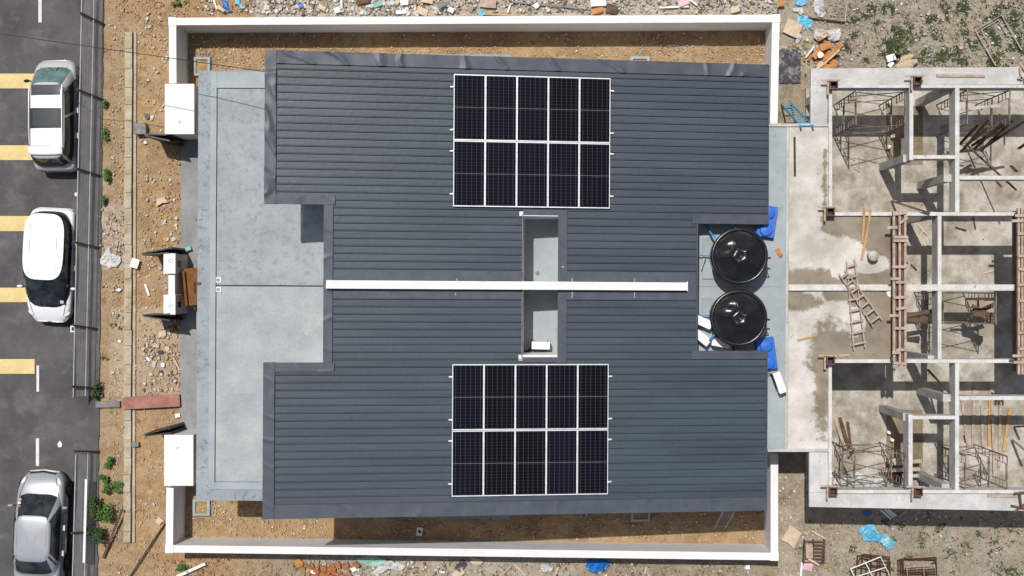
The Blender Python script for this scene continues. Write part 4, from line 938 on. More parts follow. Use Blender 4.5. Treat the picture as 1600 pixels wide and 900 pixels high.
ubp('upper_slab', [W(1606, 325, 4.5).xy, (W(1790, 325, 4.5).x, W(1600, 325, 4.5).y), (W(1790, 570, 4.5).x, W(1600, 568, 4.5).y), W(1606, 568, 4.5).xy], 4.35, 4.5, 'ring')  # unseen slab further right, placed for the shadow it casts on the floor
def column(px, py, w=.24, d=.24, top=ZT - .3):
    c = W(px, py, ZT); m = MB(); m.bb(c.x - w / 2, c.x + w / 2, c.y - d / 2, c.y + d / 2, .1, top); m.build('column', 'conc', ub)
for p in [(1421, 246), (1485, 277), (1458, 336), (1482, 138), (1484, 623), (1421, 653), (1482, 764), (1460, 562), (1297, 137), (1297, 335), (1297, 564), (1297, 767), (1400, 336), (1400, 564), (1400, 449), (1735, 136), (1735, 335), (1735, 565), (1735, 768)]: column(*p)
# formwork starter boxes
def starter(label, px, py, s=.26):
    c = W(px, py, ZT + .3); r = empty('column_formwork', (c.x, c.y, ZT), label, 'formwork', 'timber column boxes on the frame'); t = .03; z0, z1 = ZT + .1, ZT + .42
    m = MB(); m.bb(c.x - s / 2, c.x + s / 2, c.y - s / 2, c.y - s / 2 + t, z0, z1).bb(c.x - s / 2, c.x + s / 2, c.y + s / 2 - t, c.y + s / 2, z0, z1).bb(c.x - s / 2, c.x - s / 2 + t, c.y - s / 2 + t, c.y + s / 2 - t, z0, z1).bb(c.x + s / 2 - t, c.x + s / 2, c.y - s / 2 + t, c.y + s / 2 - t, z0, z1); m.build('shutter_board', 'red', r)
    m = MB(); m.bb(c.x - s / 2 - .25, c.x + s / 2 + .08, c.y + s / 2 + .003, c.y + s / 2 + .05, z1 - .1, z1 - .04); m.bb(c.x - s / 2 - .06, c.x - s / 2 - .003, c.y - s / 2 - .16, c.y + s / 2, z1 - .17, z1 - .11); m.build('clamp_batten', 'wood', r)
    m = MB(); m.bb(c.x - s / 2 + t, c.x + s / 2 - t, c.y - s / 2 + t, c.y + s / 2 - t, z0, z0 + .04); m.build('hollow_bottom', 'groove', r)
for l, x, y in [('timber column box at the top left corner of the concrete frame', 1302, 133.5), ('timber column box on the top gutter slab, right of the corner one', 1433, 126.5), ('timber column box where the frame meets the upper edge of the wet slab', 1297, 331), ('timber column box where the frame meets the lower edge of the wet slab', 1297, 563), ('timber column box at the bottom left corner of the concrete frame', 1301, 767), ('timber column box on the bottom gutter slab', 1434, 768)]: starter(l, x, y)
# beam formwork
def beamform(label, xs, y0, y1, battens, bx0, bx1):
    r = empty('beam_formwork', W(xs[1], (y0 + y1) / 2, ZT), label, 'formwork', 'long timber beam formwork')
    for k, x in enumerate(xs):
        m = MB(); m.prism(quadpx([(x - 1.7, y0), (x + 1.7, y0), (x + 1.7 + .4, y1), (x - 1.3, y1)], ZT + .62), ZT + .50, ZT + .62); m.build('waler', 'wood', r)
    for x in (xs[0] + 4, xs[1] + 4.5):
        m = MB(); m.prism(quadpx([(x - 1.4, y0 + 3), (x + 1.4, y0 + 3), (x + 1.8, y1 - 3), (x - 1, y1 - 3)], ZT + .55), ZT - .2, ZT + .5); m.build('side_board', 'red', r)
    for (y, l_, r_2, t) in battens:
        a = W(l_, y, ZT + .66); b = W(r_2, y + t, ZT + .66); m = MB(); m.bar(a, b, .085, .05); m.build('batten', 'wood', r)
    for y in range(int(y0) + 12, int(y1), 31):
        for x in (bx0 + 1, bx1 - 4):
            p = W(x, y + rnd.uniform(-4, 4), ZT + .4); m = MB(); m.bar((p.x, p.y, ZT + .1), (p.x + rnd.uniform(-.1, .1), p.y + rnd.uniform(-.12, .12), ZT + .45), .05); m.build('prop', 'woodb', r)
beamform('long timber beam formwork with cross battens at the right edge of the wet slab', (1397, 1406, 1414.5), 330, 573,
         [(335, 1395, 1418, -3), (355.5, 1386, 1402, 0), (349, 1405, 1418, -9), (370.5, 1396, 1419, 0), (376, 1396, 1419, 0), (417, 1394, 1418, 0), (435.5, 1391, 1404, 0), (441, 1400, 1418, 0), (465, 1396, 1420, -1), (483, 1400, 1420, -3), (493, 1389, 1404, 0), (513, 1397, 1420, 0), (547, 1400, 1418, -1), (551, 1394, 1406, 0), (567, 1396, 1416, 1)], 1396, 1418)
beamform('long timber beam formwork cut by the right edge of the photo', (1592, 1597.5, 1604), 325, 585,
         [(337, 1586, 1606, 0), (345, 1580, 1606, 0), (365, 1590, 1608, 0), (400, 1590, 1608, 0), (420, 1592, 1608, 3), (445, 1590, 1608, 0), (470, 1593, 1608, 0), (500, 1593, 1608, -4), (520, 1590, 1608, 0), (545, 1592, 1608, 0), (556, 1582, 1608, 0), (566, 1584, 1608, 0)], 1593, 1608)
# planks across the beams
stick('timber_plank', 'long grey plank lying on the top gutter slab', 'plank', (1463, 118, ZT + .03), (1539, 118.5, ZT + .03), .09, .04, 'wood')
stick('timber_plank', 'pale plank lying on the bottom gutter slab near the right edge', 'plank', (1543, 774, ZT + .03), (1592, 775.5, ZT + .03), .1, .04, 'wood')
for a, b in (((1593, 98, 3.6), (1612, 125, 3.6)), ((1594, 105, 3.6), (1596, 125, 3.6)), ((1590, 122, 3.6), (1612, 122, 3.6)), ((1601, 120, 3.6), (1602, 150, 3.6))): stick('timber_batten', 'loose timber battens at the top right corner of the frame', 'batten', a, b, .06, .05, 'wood', 'battens at the top right frame corner')
for a, b in (((1585, 800, 3.6), (1612, 780, 3.6)), ((1580, 790, 3.6), (1610, 796, 3.6)), ((1593, 770, 3.7), (1596, 795, 3.6)), ((1585, 771, 3.7), (1610, 768, 3.7))): stick('timber_batten', 'loose timber battens at the bottom right corner of the frame', 'batten', a, b, .06, .05, 'woodb', 'battens at the bottom right frame corner')
# scaffolding
def scaffold(label, x0, x1, y0, y1, h=3.35, lifts=2, z0=.15):
    A, B = W(x0, y0, z0), W(x1, y1, z0); r = empty('scaffold_tower', (A + B) / 2, label, 'scaffold', 'tube scaffold towers in the open rooms'); lh = h / lifts; t = .021
    for x in (A.x, B.x):
        for k in range(lifts):
            z = z0 + k * lh; m = MB(); ya, yb = A.y, B.y; s = -1 if yb < ya else 1; i_ = .24 * s
            m.tube([(x, ya, z), (x, ya, z + lh), ], t); m.tube([(x, yb, z), (x, yb, z + lh)], t); m.tube([(x, ya, z + lh - .02), (x, yb, z + lh - .02)], t)
            m.tube([(x, ya + i_, z + .55), (x, ya + i_, z + lh - .15), (x, yb - i_, z + lh - .15), (x, yb - i_, z + .55)], t * .8)
            for q in (.6, .95, 1.25): m.tube([(x, ya, z + q), (x, ya + i_, z + q)], t * .7); m.tube([(x, yb, z + q), (x, yb - i_, z + q)], t * .7)
            m.build('frame', 'scaf', r)
    for k in range(lifts):
        z = z0 + k * lh
        for y in (A.y, B.y):
            m = MB(); m.tube([(A.x, y, z + .35), (B.x, y, z + lh - .25)], t * .65, 5); m.tube([(B.x, y, z + .35), (A.x, y, z + lh - .25)], t * .65, 5); m.build('cross_brace', 'scaf', r)
    return r
scaffold('rusty scaffold tower in the open room at the top left of the frame', 1302, 1373, 165, 213)
scaffold('rusty scaffold tower with planks in the open room at the top right of the frame', 1463, 1524, 164, 213)
scaffold('rusty scaffold tower in the open room at the bottom left of the frame', 1300, 1373, 690, 738)
scaffold('rusty scaffold tower in the open room at the bottom right of the frame', 1460, 1520, 693, 741)
scaffold('rusty scaffold tower under planks right of the central beam', 1428, 1504, 457, 502)
for n, (a, b) in enumerate([((1502, 237, 2.0), (1545, 187, 3.5)), ((1508, 229, 2.3), (1543, 200, 3.3)), ((1522, 233, 2.0), (1566, 192, 3.5)), ((1532, 236, 2.0), (1583, 188, 3.6)), ((1518, 228, 2.2), (1570, 195, 3.4)), ((1535, 232, 2.0), (1600, 190, 3.5)), ((1500, 225, 1.8), (1528, 195, 3.2)), ((1527, 222, 2.2), (1560, 205, 3.2))]):
    stick('timber_plank', 'dark weathered planks leaning in a fan on the top right scaffold', 'plank', a, b, .085, .04, 'woodd', 'planks fanned on the top right scaffold')
stick('timber_plank', 'long thin brown pole under the fanned planks pointing to the lower right', 'pole', (1510, 226, .3), (1588, 297, 3.0), .05, .05, 'woodb')
stick('timber_plank', 'grey plank lying across the top of the top right scaffold', 'plank', (1502, 171, 3.3), (1563, 165, 3.3), .1, .04, 'galv')
for a, b in (((1416, 496, 2.2), (1449, 488, 2.3)), ((1415, 502, 2.2), (1450, 498, 2.3)), ((1417, 499, 2.3), (1449, 503, 2.3)), ((1416, 493, 2.3), (1462, 485, 2.4))): stick('timber_plank', 'brown planks bundled just right of the wet slab formwork', 'plank', a, b, .13, .06, 'woodb', 'brown planks right of the formwork')
for a, b in (((1518, 478, 2.2), (1553, 496, 2.6)), ((1519, 484, 2.3), (1553, 504, 2.6)), ((1521, 488, 2.4), (1556, 499, 2.6)), ((1528, 487, 2.2), (1556, 475, 2.5)), ((1520, 490, 2.4), (1556, 494, 2.6))): stick('timber_plank', 'brown planks stacked on the scaffold below the central beam', 'plank', a, b, .14, .06, 'woodb', 'brown planks on the central scaffold')
stick('timber_plank', 'dark plank across the top of the central scaffold', 'plank', (1508, 467, 3.4), (1557, 467, 3.4), .08, .05, 'woodd')
for n, (a, b, mt) in enumerate([((1502, 616, .2), (1513, 705, .2), 'wood'), ((1522, 603, .2), (1520, 700, .2), 'wood'), ((1534, 634, .2), (1536, 698, .2), 'wood'), ((1547, 608, .2), (1545, 696, .2), 'woody'), ((1549, 602, .25), (1554, 745, .25), 'wood'), ((1563, 628, .2), (1561, 730, .2), 'wood'), ((1578, 638, .2), (1568, 705, .2), 'woody')]):
    stick('timber_plank', ['leftmost pale plank of the row on the floor of the bottom right room', 'second pale plank from the left on the floor of the bottom right room', 'short pale plank third from the left in the bottom right room', 'honey coloured plank fourth from the left in the bottom right room', 'longest pale plank on the floor of the bottom right room', 'pale plank left of the slanted orange one in the bottom right room', 'slanted orange plank rightmost on the floor of the bottom right room'][n], 'plank', a, b, .09, .04, mt, 'planks on the floor of the bottom right room')
for n, (a, b) in enumerate([((1305, 656, .2), (1321, 702, .4)), ((1312, 652, .2), (1325, 699, .4)), ((1319, 658, .2), (1331, 700, .4)), ((1324, 659, .25), (1329, 698, .4))]): stick('timber_plank', 'grey brown planks leaning in the room at the bottom left of the frame', 'plank', a, b, .1, .05, 'woodb' if n % 2 else 'wood', 'planks leaning in the bottom left room')
stick('timber_plank', 'slanted brown plank leaning above the lower cross column', 'plank', (1450, 578, 1.0), (1484, 614, 3.3), .06, .05, 'woodb')
stick('timber_plank', 'thin brown plank slanting beside the top of the wet slab formwork', 'plank', (1393, 314, ZT + .15), (1453, 333, ZT + .25), .06, .05, 'woodb')
stick('timber_plank', 'short dark post beside the formwork head', 'plank', (1393, 314, ZT + .15), (1399, 330, ZT + .2), .06, .05, 'woodd')
for a, b in (((1390, 725, .8), (1440, 720, .8)), ((1384, 735, .8), (1437, 733, .8)), ((1410, 744, .6), (1443, 743, .6)), ((1386, 722, .7), (1412, 716, .7))): stick('timber_plank', 'pale boards stacked by the scaffold in the bottom left room', 'plank', a, b, .12, .05, 'galv', 'boards beside the bottom left scaffold')
for a, b in (((1385, 745, .4), (1412, 735, .4)), ((1390, 750, .4), (1418, 739, .5)), ((1403, 755, .4), (1414, 741, .4))): stick('timber_plank', 'rusty brown boards heaped on the floor near the bottom gutter', 'plank', a, b, .16, .05, 'rust', 'rusty boards near the bottom gutter')
stick('timber_plank', 'pale timber brace at the lower right of the frame, lower one', 'plank', (1582, 687, .3), (1612, 712, 1.8), .07, .05, 'wood')
stick('timber_plank', 'pale timber brace at the lower right of the frame, upper one', 'plank', (1586, 667, .3), (1612, 665, 2.2), .07, .05, 'woodb')
stick('timber_plank', 'dark brown brace at the right edge beside the fanned planks', 'plank', (1592, 232, 1.5), (1612, 218, 2.6), .1, .05, 'woodd')
for n, (a, b, s, l) in enumerate([(1388, 160, .1, 'white'), (1389, 178, .13, 'white'), (1394.5, 213, .13, 'white'), (1388, 230, .13, 'white'), (1388, 675.5, .12, 'white'), (1393, 687, .12, 'white')]):
    c = W(a, b, .3); m = MB(); m.lathe([(s * .35, 0), (s * .5, .02), (s * .45, .3), (s * .3, .3), (s * .28, .1), (0, .1)], (c.x, c.y, .15), 14)
    tag(m.build('pipe_stub', 'white', smooth=True), f"white pipe stub on the floor of the {'top' if b < 400 else 'bottom'} left room, {['topmost', 'second', 'third', 'lowest', 'upper', 'lower'][n]} one", 'pipe', 'white pipe stubs in the bathroom floors')
for n in range(26):
    px, py = rnd.choice([(rnd.uniform(1310, 1380), rnd.uniform(170, 320)), (rnd.uniform(1505, 1580), rnd.uniform(240, 325)), (rnd.uniform(1425, 1455), rnd.uniform(350, 440)), (rnd.uniform(1480, 1550), rnd.uniform(345, 440)), (rnd.uniform(1310, 1370), rnd.uniform(615, 740)), (rnd.uniform(1430, 1480), rnd.uniform(660, 750)), (rnd.uniform(1505, 1580), rnd.uniform(640, 755))])
    a = rnd.uniform(0, 3.14); l = rnd.uniform(4, 12); stick('timber_offcut', 'short timber offcuts scattered over the floors of the open rooms', 'offcut', (px - l * math.cos(a), py - l * math.sin(a), .18), (px + l * math.cos(a), py + l * math.sin(a), .19), rnd.uniform(.03, .06), .03, rnd.choice(['wood', 'woodb', 'woodd', 'beige']), 'timber offcuts on the open room floors')
# loose things on the wet slab
stick('timber_strip', 'straight yellow timber strip on the wet slab, left of the pair', 'strip', (1351, 319, ZT + .16), (1347.5, 380, ZT + .03), .07, .04, 'woody')
stick('timber_strip', 'longer slanted yellow timber strip on the wet slab beside the bucket', 'strip', (1361, 326, ZT + .16), (1346.5, 406, ZT + .03), .07, .04, 'woody')
stick('timber_strip', 'short yellow timber strip on the pale slab below the seam', 'strip', (1246, 531.5, ZT + .03), (1276, 524, ZT + .03), .06, .04, 'woody')
stick('timber_strip', 'short pale strip near the lower edge of the wet slab', 'strip', (1311, 556, ZT + .03), (1327, 554.5, ZT + .03), .08, .04, 'wood')
stick('steel_bar', 'rusty steel bar lying on the pale slab by the house', 'bar', (1241.5, 214, ZT + .02), (1242, 275, ZT + .02), .06, .04, 'rust')
stick('timber_strip', 'thin pale stick by the right scaffold feet on the top left room floor', 'strip', (1342.5, 244, .2), (1343, 264, .2), .03, .03, 'woody')
c = W(1361, 400, ZT); bk = empty('bucket', (c.x, c.y, ZT), 'grey bucket with a pale lid on the wet slab', 'bucket')
m = MB(); m.lathe([(0, 0), (.13, 0), (.165, .3), (.17, .32)], (c.x, c.y, ZT), 24); m.build('pail', 'grey', bk, True); m = MB(); m.lathe([(.17, .32), (.14, .34), (.0, .335)], (c.x, c.y, ZT), 24); m.build('lid', 'galv', bk, True)
m = MB(); m.lathe([(.0, .002), (.0, .002)], (c.x, c.y, ZT), 6)
def ladder(label, rails, n, mt, rw=.06, ext=0, name='ladder', t=.05):
    (a0, a1), (b0, b1) = rails; A0, A1, B0, B1 = W(*a0), W(*a1), W(*b0), W(*b1)
    r = empty(name, (A0 + B0) / 2, label, 'ladder')
    for p, q in ((A0, A1), (B0, B1)): m = MB(); m.bar(p, q, rw, t); m.build('rail', mt, r)
    for k in range(n):
        f = (k + .5) / n; p = A0.lerp(A1, f); q = B0.lerp(B1, f); e = (q - p) * ext; m = MB(); up = Vector((0, 0, 1)) * (.05 if ext else 0); m.bar(p - e + up, q + e + up, (.03 if not ext else .06), (.03 if not ext else .04)); m.build('rung', mt, r)
ladder('blue aluminium ladder leaning from the ground onto the pale slab edge', (((1221, 163, .05), (1252, 198.5, 3.75)), ((1235.5, 162, .05), (1271, 198, 3.75))), 10, 'bluelad', .05)
ladder('grey aluminium ladder leaning up under the lower roof edge', (((1117, 824, .05), (1133, 792, 4.2)), ((1133, 824, .05), (1151, 792, 4.2))), 9, 'galv', .05)
ladder('straight wooden ladder lying on the wet slab and across the beam', (((1323, 408, ZT + .12), (1334, 547, ZT + .15)), ((1335, 405, ZT + .12), (1351.5, 543, ZT + .15))), 8, 'wood', .04, .15, 'wooden_ladder')
ladder('slanted wooden ladder crossing over the straight one', (((1311, 428, ZT + .2), (1364, 510, ZT + .22)), ((1320, 421, ZT + .2), (1378, 499, ZT + .22))), 7, 'wood', .035, .05, 'wooden_ladder')
# white sheet by formwork
chunk('white_sheet', 'small white sheet scrap at the left of the formwork below the beam', 'sheet', 1391, 459, ZT, .2, .22, .02, .5, 'white')

# ------------------------------------------------------------------ fabric and sheets
def crumple(name, label, cat, outline, h, mt, amp=.12, seed=0, grp=None, step=.045):
    pts = [W(x, y, h).xy for x, y in outline]; cx = sum(p.x for p in pts) / len(pts); cy = sum(p.y for p in pts) / len(pts); m = MB(); nr = 12; na = 48
    L = len(pts)
    def edge(t):
        t = (t % 1) * L; i = int(t); f = t - i; return pts[i].lerp(pts[(i + 1) % L], f)
    def fn(u, v):
        e = edge(u); x = cx + (e.x - cx) * v; y = cy + (e.y - cy) * v
        j = .06 * nz(x * 7, y * 7, seed + 4) * v; k = (abs(nz(x * 3.5, y * 3.5, seed)) * amp * 1.6 + abs(nz(x * 9, y * 9, seed + 2)) * amp * .6) * (1 - v ** 6 * .8) + .012
        return (x + j, y + j, h + k)
    m.grid(fn, na, nr); m.f = [f[::-1] for f in m.f]; return tag(m.build(name, mt), label, cat, grp)
crumple('tarpaulin', 'light blue crumpled tarpaulin on the soil below the unfinished building', 'tarpaulin', [(1341, 829), (1346, 822), (1357, 818), (1366, 820), (1371, 831), (1384, 835), (1398, 848), (1393, 856), (1384, 858), (1378, 848), (1362, 846), (1350, 844)], .02, 'cyan', .14, 1)
crumple('tarpaulin', 'bright blue tarpaulin bundle against the outer side of the bottom wall', 'tarpaulin', [(917, 873), (950, 873), (953, 884), (945, 891), (930, 896), (919, 890), (914, 882)], .02, 'bluet', .2, 2)
crumple('tarpaulin', 'blue strap of plastic curving at the upper left above the top wall', 'tarpaulin', [(347, -3), (353, -3), (355, 8), (363, 15), (362, 19), (354, 17), (349, 8)], .02, 'bluet', .05, 3)
crumple('tarpaulin', 'light blue plastic strip right of the darker blue strap', 'tarpaulin', [(367, -3), (374, -3), (376, 4), (384, 9), (382, 14), (374, 13), (369, 5)], .02, 'cyan', .08, 4)
crumple('tarpaulin', 'light blue plastic at the top edge near the right wall corner', 'tarpaulin', [(1243, -3), (1262, -3), (1260, 8), (1248, 10), (1241, 8)], .02, 'cyan', .1, 5)
crumple('tarpaulin', 'light blue plastic sheet beside the beige panel by the right wall corner', 'tarpaulin', [(1247, 27), (1256, 24), (1264, 28), (1270, 34), (1268, 43), (1260, 46), (1252, 40), (1243, 38)], .02, 'cyan', .08, 6)
crumple('plastic_film', 'white crumpled plastic film right of the light blue plastic', 'plastic film', [(1270, -3), (1288, -3), (1290, 20), (1286, 27), (1278, 26), (1272, 14)], .02, 'plast', .14, 7)
crumple('plastic_film', 'white torn plastic below the light blue plastic at the top edge', 'plastic film', [(1238, 12), (1252, 12), (1257, 20), (1250, 24), (1243, 18)], .02, 'plast', .08, 8)
crumple('plastic_film', 'white plastic bag on top of the orange board pile', 'plastic film', [(1274, 44), (1292, 48), (1304, 46), (1316, 52), (1312, 62), (1300, 66), (1290, 58), (1280, 66), (1271, 58)], .12, 'plast', .12, 9)
crumple('plastic_film', 'white bag strip hanging below the beige panel', 'plastic film', [(1246, 52), (1255, 52), (1252, 62), (1246, 68), (1243, 64)], .02, 'plast', .08, 10)
crumple('plastic_film', 'white plastic film heap on the floor at the bottom left room', 'plastic film', [(1340, 752), (1352, 742), (1368, 744), (1384, 744), (1388, 752), (1376, 760), (1352, 762)], .3, 'plast', .2, 11)
crumple('plastic_film', 'long white plastic film by the bottom left room wall', 'plastic film', [(1302, 748), (1318, 744), (1340, 738), (1352, 744), (1338, 752), (1316, 758), (1302, 758)], .3, 'plast', .15, 12)
crumple('tarpaulin', 'mottled black sheet on the ground by the upper right wall corner', 'tarpaulin', [(1216, 78), (1251, 78), (1251, 130), (1214, 130)], .02, 'blackt', .03, 13)
crumple('plastic_film', 'white dusty heap spilled beside the hoarding near the white hatchback', 'plaster heap', [(157, 405), (166, 392), (170, 384), (174, 396), (184, 398), (190, 408), (182, 418), (168, 418), (158, 412)], .02, 'plast', .12, 14)
crumple('green_net', 'pale green netting tangle outside the bottom wall', 'net', [(555, 872), (578, 868), (598, 870), (606, 878), (598, 888), (576, 884), (560, 878)], .02, 'netg', .1, 15)
crumple('plastic_film', 'white plastic tangle right of the green netting', 'plastic film', [(600, 876), (620, 878), (634, 886), (626, 892), (612, 886), (596, 890), (590, 900), (580, 896)], .02, 'plast', .1, 16)
crumple('plastic_film', 'white plastic bag outside the bottom wall left of the blue bundle', 'plastic film', [(842, 884), (856, 880), (866, 886), (862, 894), (850, 893)], .02, 'plast', .15, 17)
crumple('tarpaulin', 'small light blue plastic scrap above the middle of the top wall', 'tarpaulin', [(744, 17), (756, 15), (760, 22), (750, 26)], .02, 'cyan', .06, 18)
board('broken_slab', 'beige broken panel on the ground by the right corner of the top wall', 'panel', 1238, 45, .05, .55, .5, .04, R_(-25), 'beige')
# orange board pile
for n, (x, y, l, w, a, mt) in enumerate([(1287, 92, .7, .16, 50, 'orangeb'), (1303, 82, .75, .18, 52, 'orangeb'), (1278, 82, .5, .2, 48, 'orangeb'), (1290, 72, .4, .25, 20, 'orangeb'), (1300, 96, .5, .2, -35, 'orangeb'), (1262, 88, .3, .18, 80, 'orangeb'), (1296, 104, .45, .16, 10, 'orangeb'), (1286, 57, .4, .14, 30, 'orangeb'), (1280, 103, .35, .12, 60, 'beige')]):
    board('orange_board', 'broken orange boards piled at the corner of the unfinished building', 'board', x, y, .06 + .05 * (n % 4), l, w, .03, R_(a), mt, 'orange boards piled beside the frame corner')
for n, (a, b) in enumerate([((1282, 104, .3), (1312, 78, .35)), ((1259, 90, .3), (1272, 72, .3)), ((1259, 115, .2), (1260, 92, .2))]): stick('timber_strip', ['thin pale strip slanting across the orange boards', 'white strip at the upper left of the orange boards', 'grey strip at the lower left of the orange boards'][n], 'strip', a, b, .05, .03, ['beige', 'white', 'wood'][n])
chunk('white_scrap', 'white scrap on top of the orange boards', 'scrap', 1282, 86, .28, .2, .2, .04, .2, 'white')
stick('steel_bar', 'dark rusty bar lying right of the light blue plastic', 'bar', (1253, 27, .05), (1321, 35, .05), .05, .04, 'woodd')
stick('timber_pole', 'thin pinkish pole pointing up from the rusty bar end', 'pole', (1320, 33, .06), (1325, -8, .06), .04, .04, 'wood')
for n, (x, y) in enumerate([(1414, 92), (1420, 99), (1412, 104)]):
    c = W(x, y, .1); m = MB(); m.lathe([(0, -1), (.6, -.8), (.95, -.3), (1, 0), (.95, .3), (.6, .8), (0, 1)], (0, 0, 0), 16); m.v = [(c.x + v[0] * .32, c.y + v[1] * .13 + v[0] * (.12 - .06 * n), .1 + v[2] * .1 + .04 * n + .02 * nz(v[0] * 3, v[1] * 3, n)) for v in m.v]
    tag(m.build('cement_bag', 'bag', smooth=True), f"{['topmost', 'middle', 'lowest'][n]} beige paper cement bag above the top gutter slab", 'bag', 'paper cement bags')
board('white_carton', 'white broken carton left of the cement bags', 'carton', 1391, 91, .1, .3, .22, .1, .3, 'white'); board('white_carton', 'smaller white carton scrap below the broken carton', 'carton', 1391, 101, .05, .2, .15, .06, 1.0, 'white')
m = MB(); c = W(1400, 91, .1); m.lathe([(.1, 0), (.13, .0), (.13, .2), (.11, .2), (.1, .03), (0, .03)], (c.x, c.y, .02), 18); tag(m.build('paint_pail', 'black', smooth=True), 'dark open pail between the white carton and cement bags', 'pail')
# scaffold frame lying on the ground
def flatframe(name, label, tl, tr, bl, br, mt, inner, h=.06, grp=None, r=.025):
    A, B, C_, D_ = [W(*p, h) for p in (tl, tr, bl, br)]; ro = empty(name, (A + B) / 2 * .5 + (C_ + D_) / 2 * .5, label, 'metal frame', grp)
    m = MB()
    if inner == 'walk':
        m.tube([C_, A, B, D_], r); m.build('outer_tube', mt, ro); m = MB(); i = .17
        for P0, P1, s in ((A, C_, 1), (B, D_, -1)):
            w = (B - A) * (.17 * s); a = P0 + w * 1 + (P1 - P0) * .06; b = P0.lerp(P1, .5) + w; e = P0.lerp(P1, .62); m.tube([a, b, e], r * .7)
            for f in (.25, .45): m.tube([P0.lerp(P1, f), P0.lerp(P1, f) + w], r * .6)
        m.tube([A + (B - A) * .17 + (C_ - A) * .06, B - (B - A) * .17 + (D_ - B) * .06], r * .7); m.build('inner_tube', mt, ro)
    else:
        m.tube([A, B, D_, C_, A], r); m.build('outer_tube', mt, ro); m = MB()
        for f in inner[0]: m.tube([A.lerp(B, f), C_.lerp(D_, f)], r * .8)
        for f in inner[1]: m.tube([A.lerp(C_, f), B.lerp(D_, f)], r * .8)
        m.build('inner_bar', mt, ro)
    return ro
flatframe('walk_through_scaffold', 'pale scaffold frame lying on the weedy ground at the top right', (1524, 47), (1565, 23.5), (1556, 103), (1596, 78), 'galv', 'walk', .12)
flatframe('steel_frame', 'pale thin steel frame leftmost of the heap at the bottom edge', (1300, 873), (1345, 862), (1312, 912), (1357, 902), 'galv', ([.5], []), .08, 'metal frames heaped at the bottom edge', .02)  # plain steel frames lying in a heap, not trestles
flatframe('steel_frame', 'white steel frame with a crossbar on top of the heap at the bottom edge', (1329, 889), (1376, 870), (1342, 915), (1392, 903), 'white', ([.5], [.5]), .4, 'metal frames heaped at the bottom edge', .025)
for n, (a, b, c, dd) in enumerate([((1340, 868), (1388, 874), (1336, 905), (1386, 910)), ((1344, 872), (1392, 880), (1330, 908), (1380, 915)), ((1348, 866), (1390, 870), (1345, 908), (1392, 906))]):
    flatframe('steel_frame', 'rusty steel frames jumbled under the white one at the bottom edge', a, b, c, dd, 'rust', ([.33, .66], [.4]), .14 + .08 * n, 'rusty steel frames under the white frame', .022)
for n, k in enumerate((0, 1, 2)):
    flatframe('steel_frame', 'rusty rectangular frames stacked squarely, rightmost pile at the bottom edge', (1403 + 4 * k, 875 - k), (1463, 871 + 1.5 * k), (1404 + 4 * k, 905), (1464, 904), 'rust', ([], [.55 + .1 * k]), .1 + .1 * n, 'rusty frames stacked at the bottom right', .026)
flatframe('steel_frame', 'thin pale frame resting on the rusty rectangular pile', (1417, 886), (1461, 883), (1418, 906), (1462, 905), 'galv', ([.6], []), .42, 'metal frames heaped at the bottom edge', .016)
pr = empty('timber_pallet', W(1272, 862, .1), 'dark slatted timber rack outside the lower right wall corner', 'pallet')
for n in range(7):
    y = 846 + n * 5.4; m = MB(); m.bar(W(1256, y, .16), W(1289, y + .6, .16), .05, .03); m.build('slat', 'woodb', pr)
for x in (1257, 1271, 1288): m = MB(); m.bar(W(x, 843, .1), W(x - 2, 880, .1), .06, .08); m.build('bearer', 'woodd', pr)
board('pink_board', 'pale pink board lying on the slatted rack', 'board', 1264, 861, .2, .24, .5, .02, .05, 'wood')
board('pink_board', 'pale pink broken board below the slatted rack', 'board', 1262, 883, .06, .3, .35, .03, -.2, 'pinkp')
stick('timber_strip', 'pale strip above the slatted rack pointing lower right', 'strip', (1268, 829, .05), (1290, 842, .05), .06, .03, 'beige')
stick('timber_strip', 'pale strip crossing the lower right of the slatted rack', 'strip', (1263, 873, .2), (1280, 883, .2), .07, .03, 'beige')
stick('timber_strip', 'white post standing below the pink board at the bottom edge', 'strip', (1251, 900, .06), (1253, 878, .06), .07, .04, 'white')
for x, y, s in ((1253, 832, .16), (1290, 884, .16)): chunk('yellow_stone', f'yellow stained lump {"above" if y < 850 else "right of"} the slatted rack', 'stone', x, y, .01, s, s, .05, .3, 'sand')
for n, (a, b) in enumerate([((1376, 797, .1), (1392, 811, .1)), ((1382, 796, .12), (1396, 808, .1)), ((1387, 796, .1), (1400, 806, .1))]): stick('timber_plank', 'white boards leaning in the shade below the bottom gutter slab', 'plank', a, b, .07, .05, 'white', 'white boards in the shade below the frame')
for n, (a, b) in enumerate([((1405, 808, .1), (1418, 796, .1)), ((1442, 808, .1), (1460, 796, .1)), ((1442, 801, .1), (1452, 803, .1)), ((1456, 798, .1), (1463, 810, .1))]): stick('timber_plank', 'brown sticks scattered in the shade below the bottom gutter slab', 'plank', a, b, .07, .05, 'wood', 'sticks in the shade below the frame')
crumple('tarpaulin', 'small blue plastic in the shade below the bottom gutter slab', 'tarpaulin', [(1346, 798), (1358, 797), (1362, 803), (1354, 806)], .02, 'bluet', .08, 21)
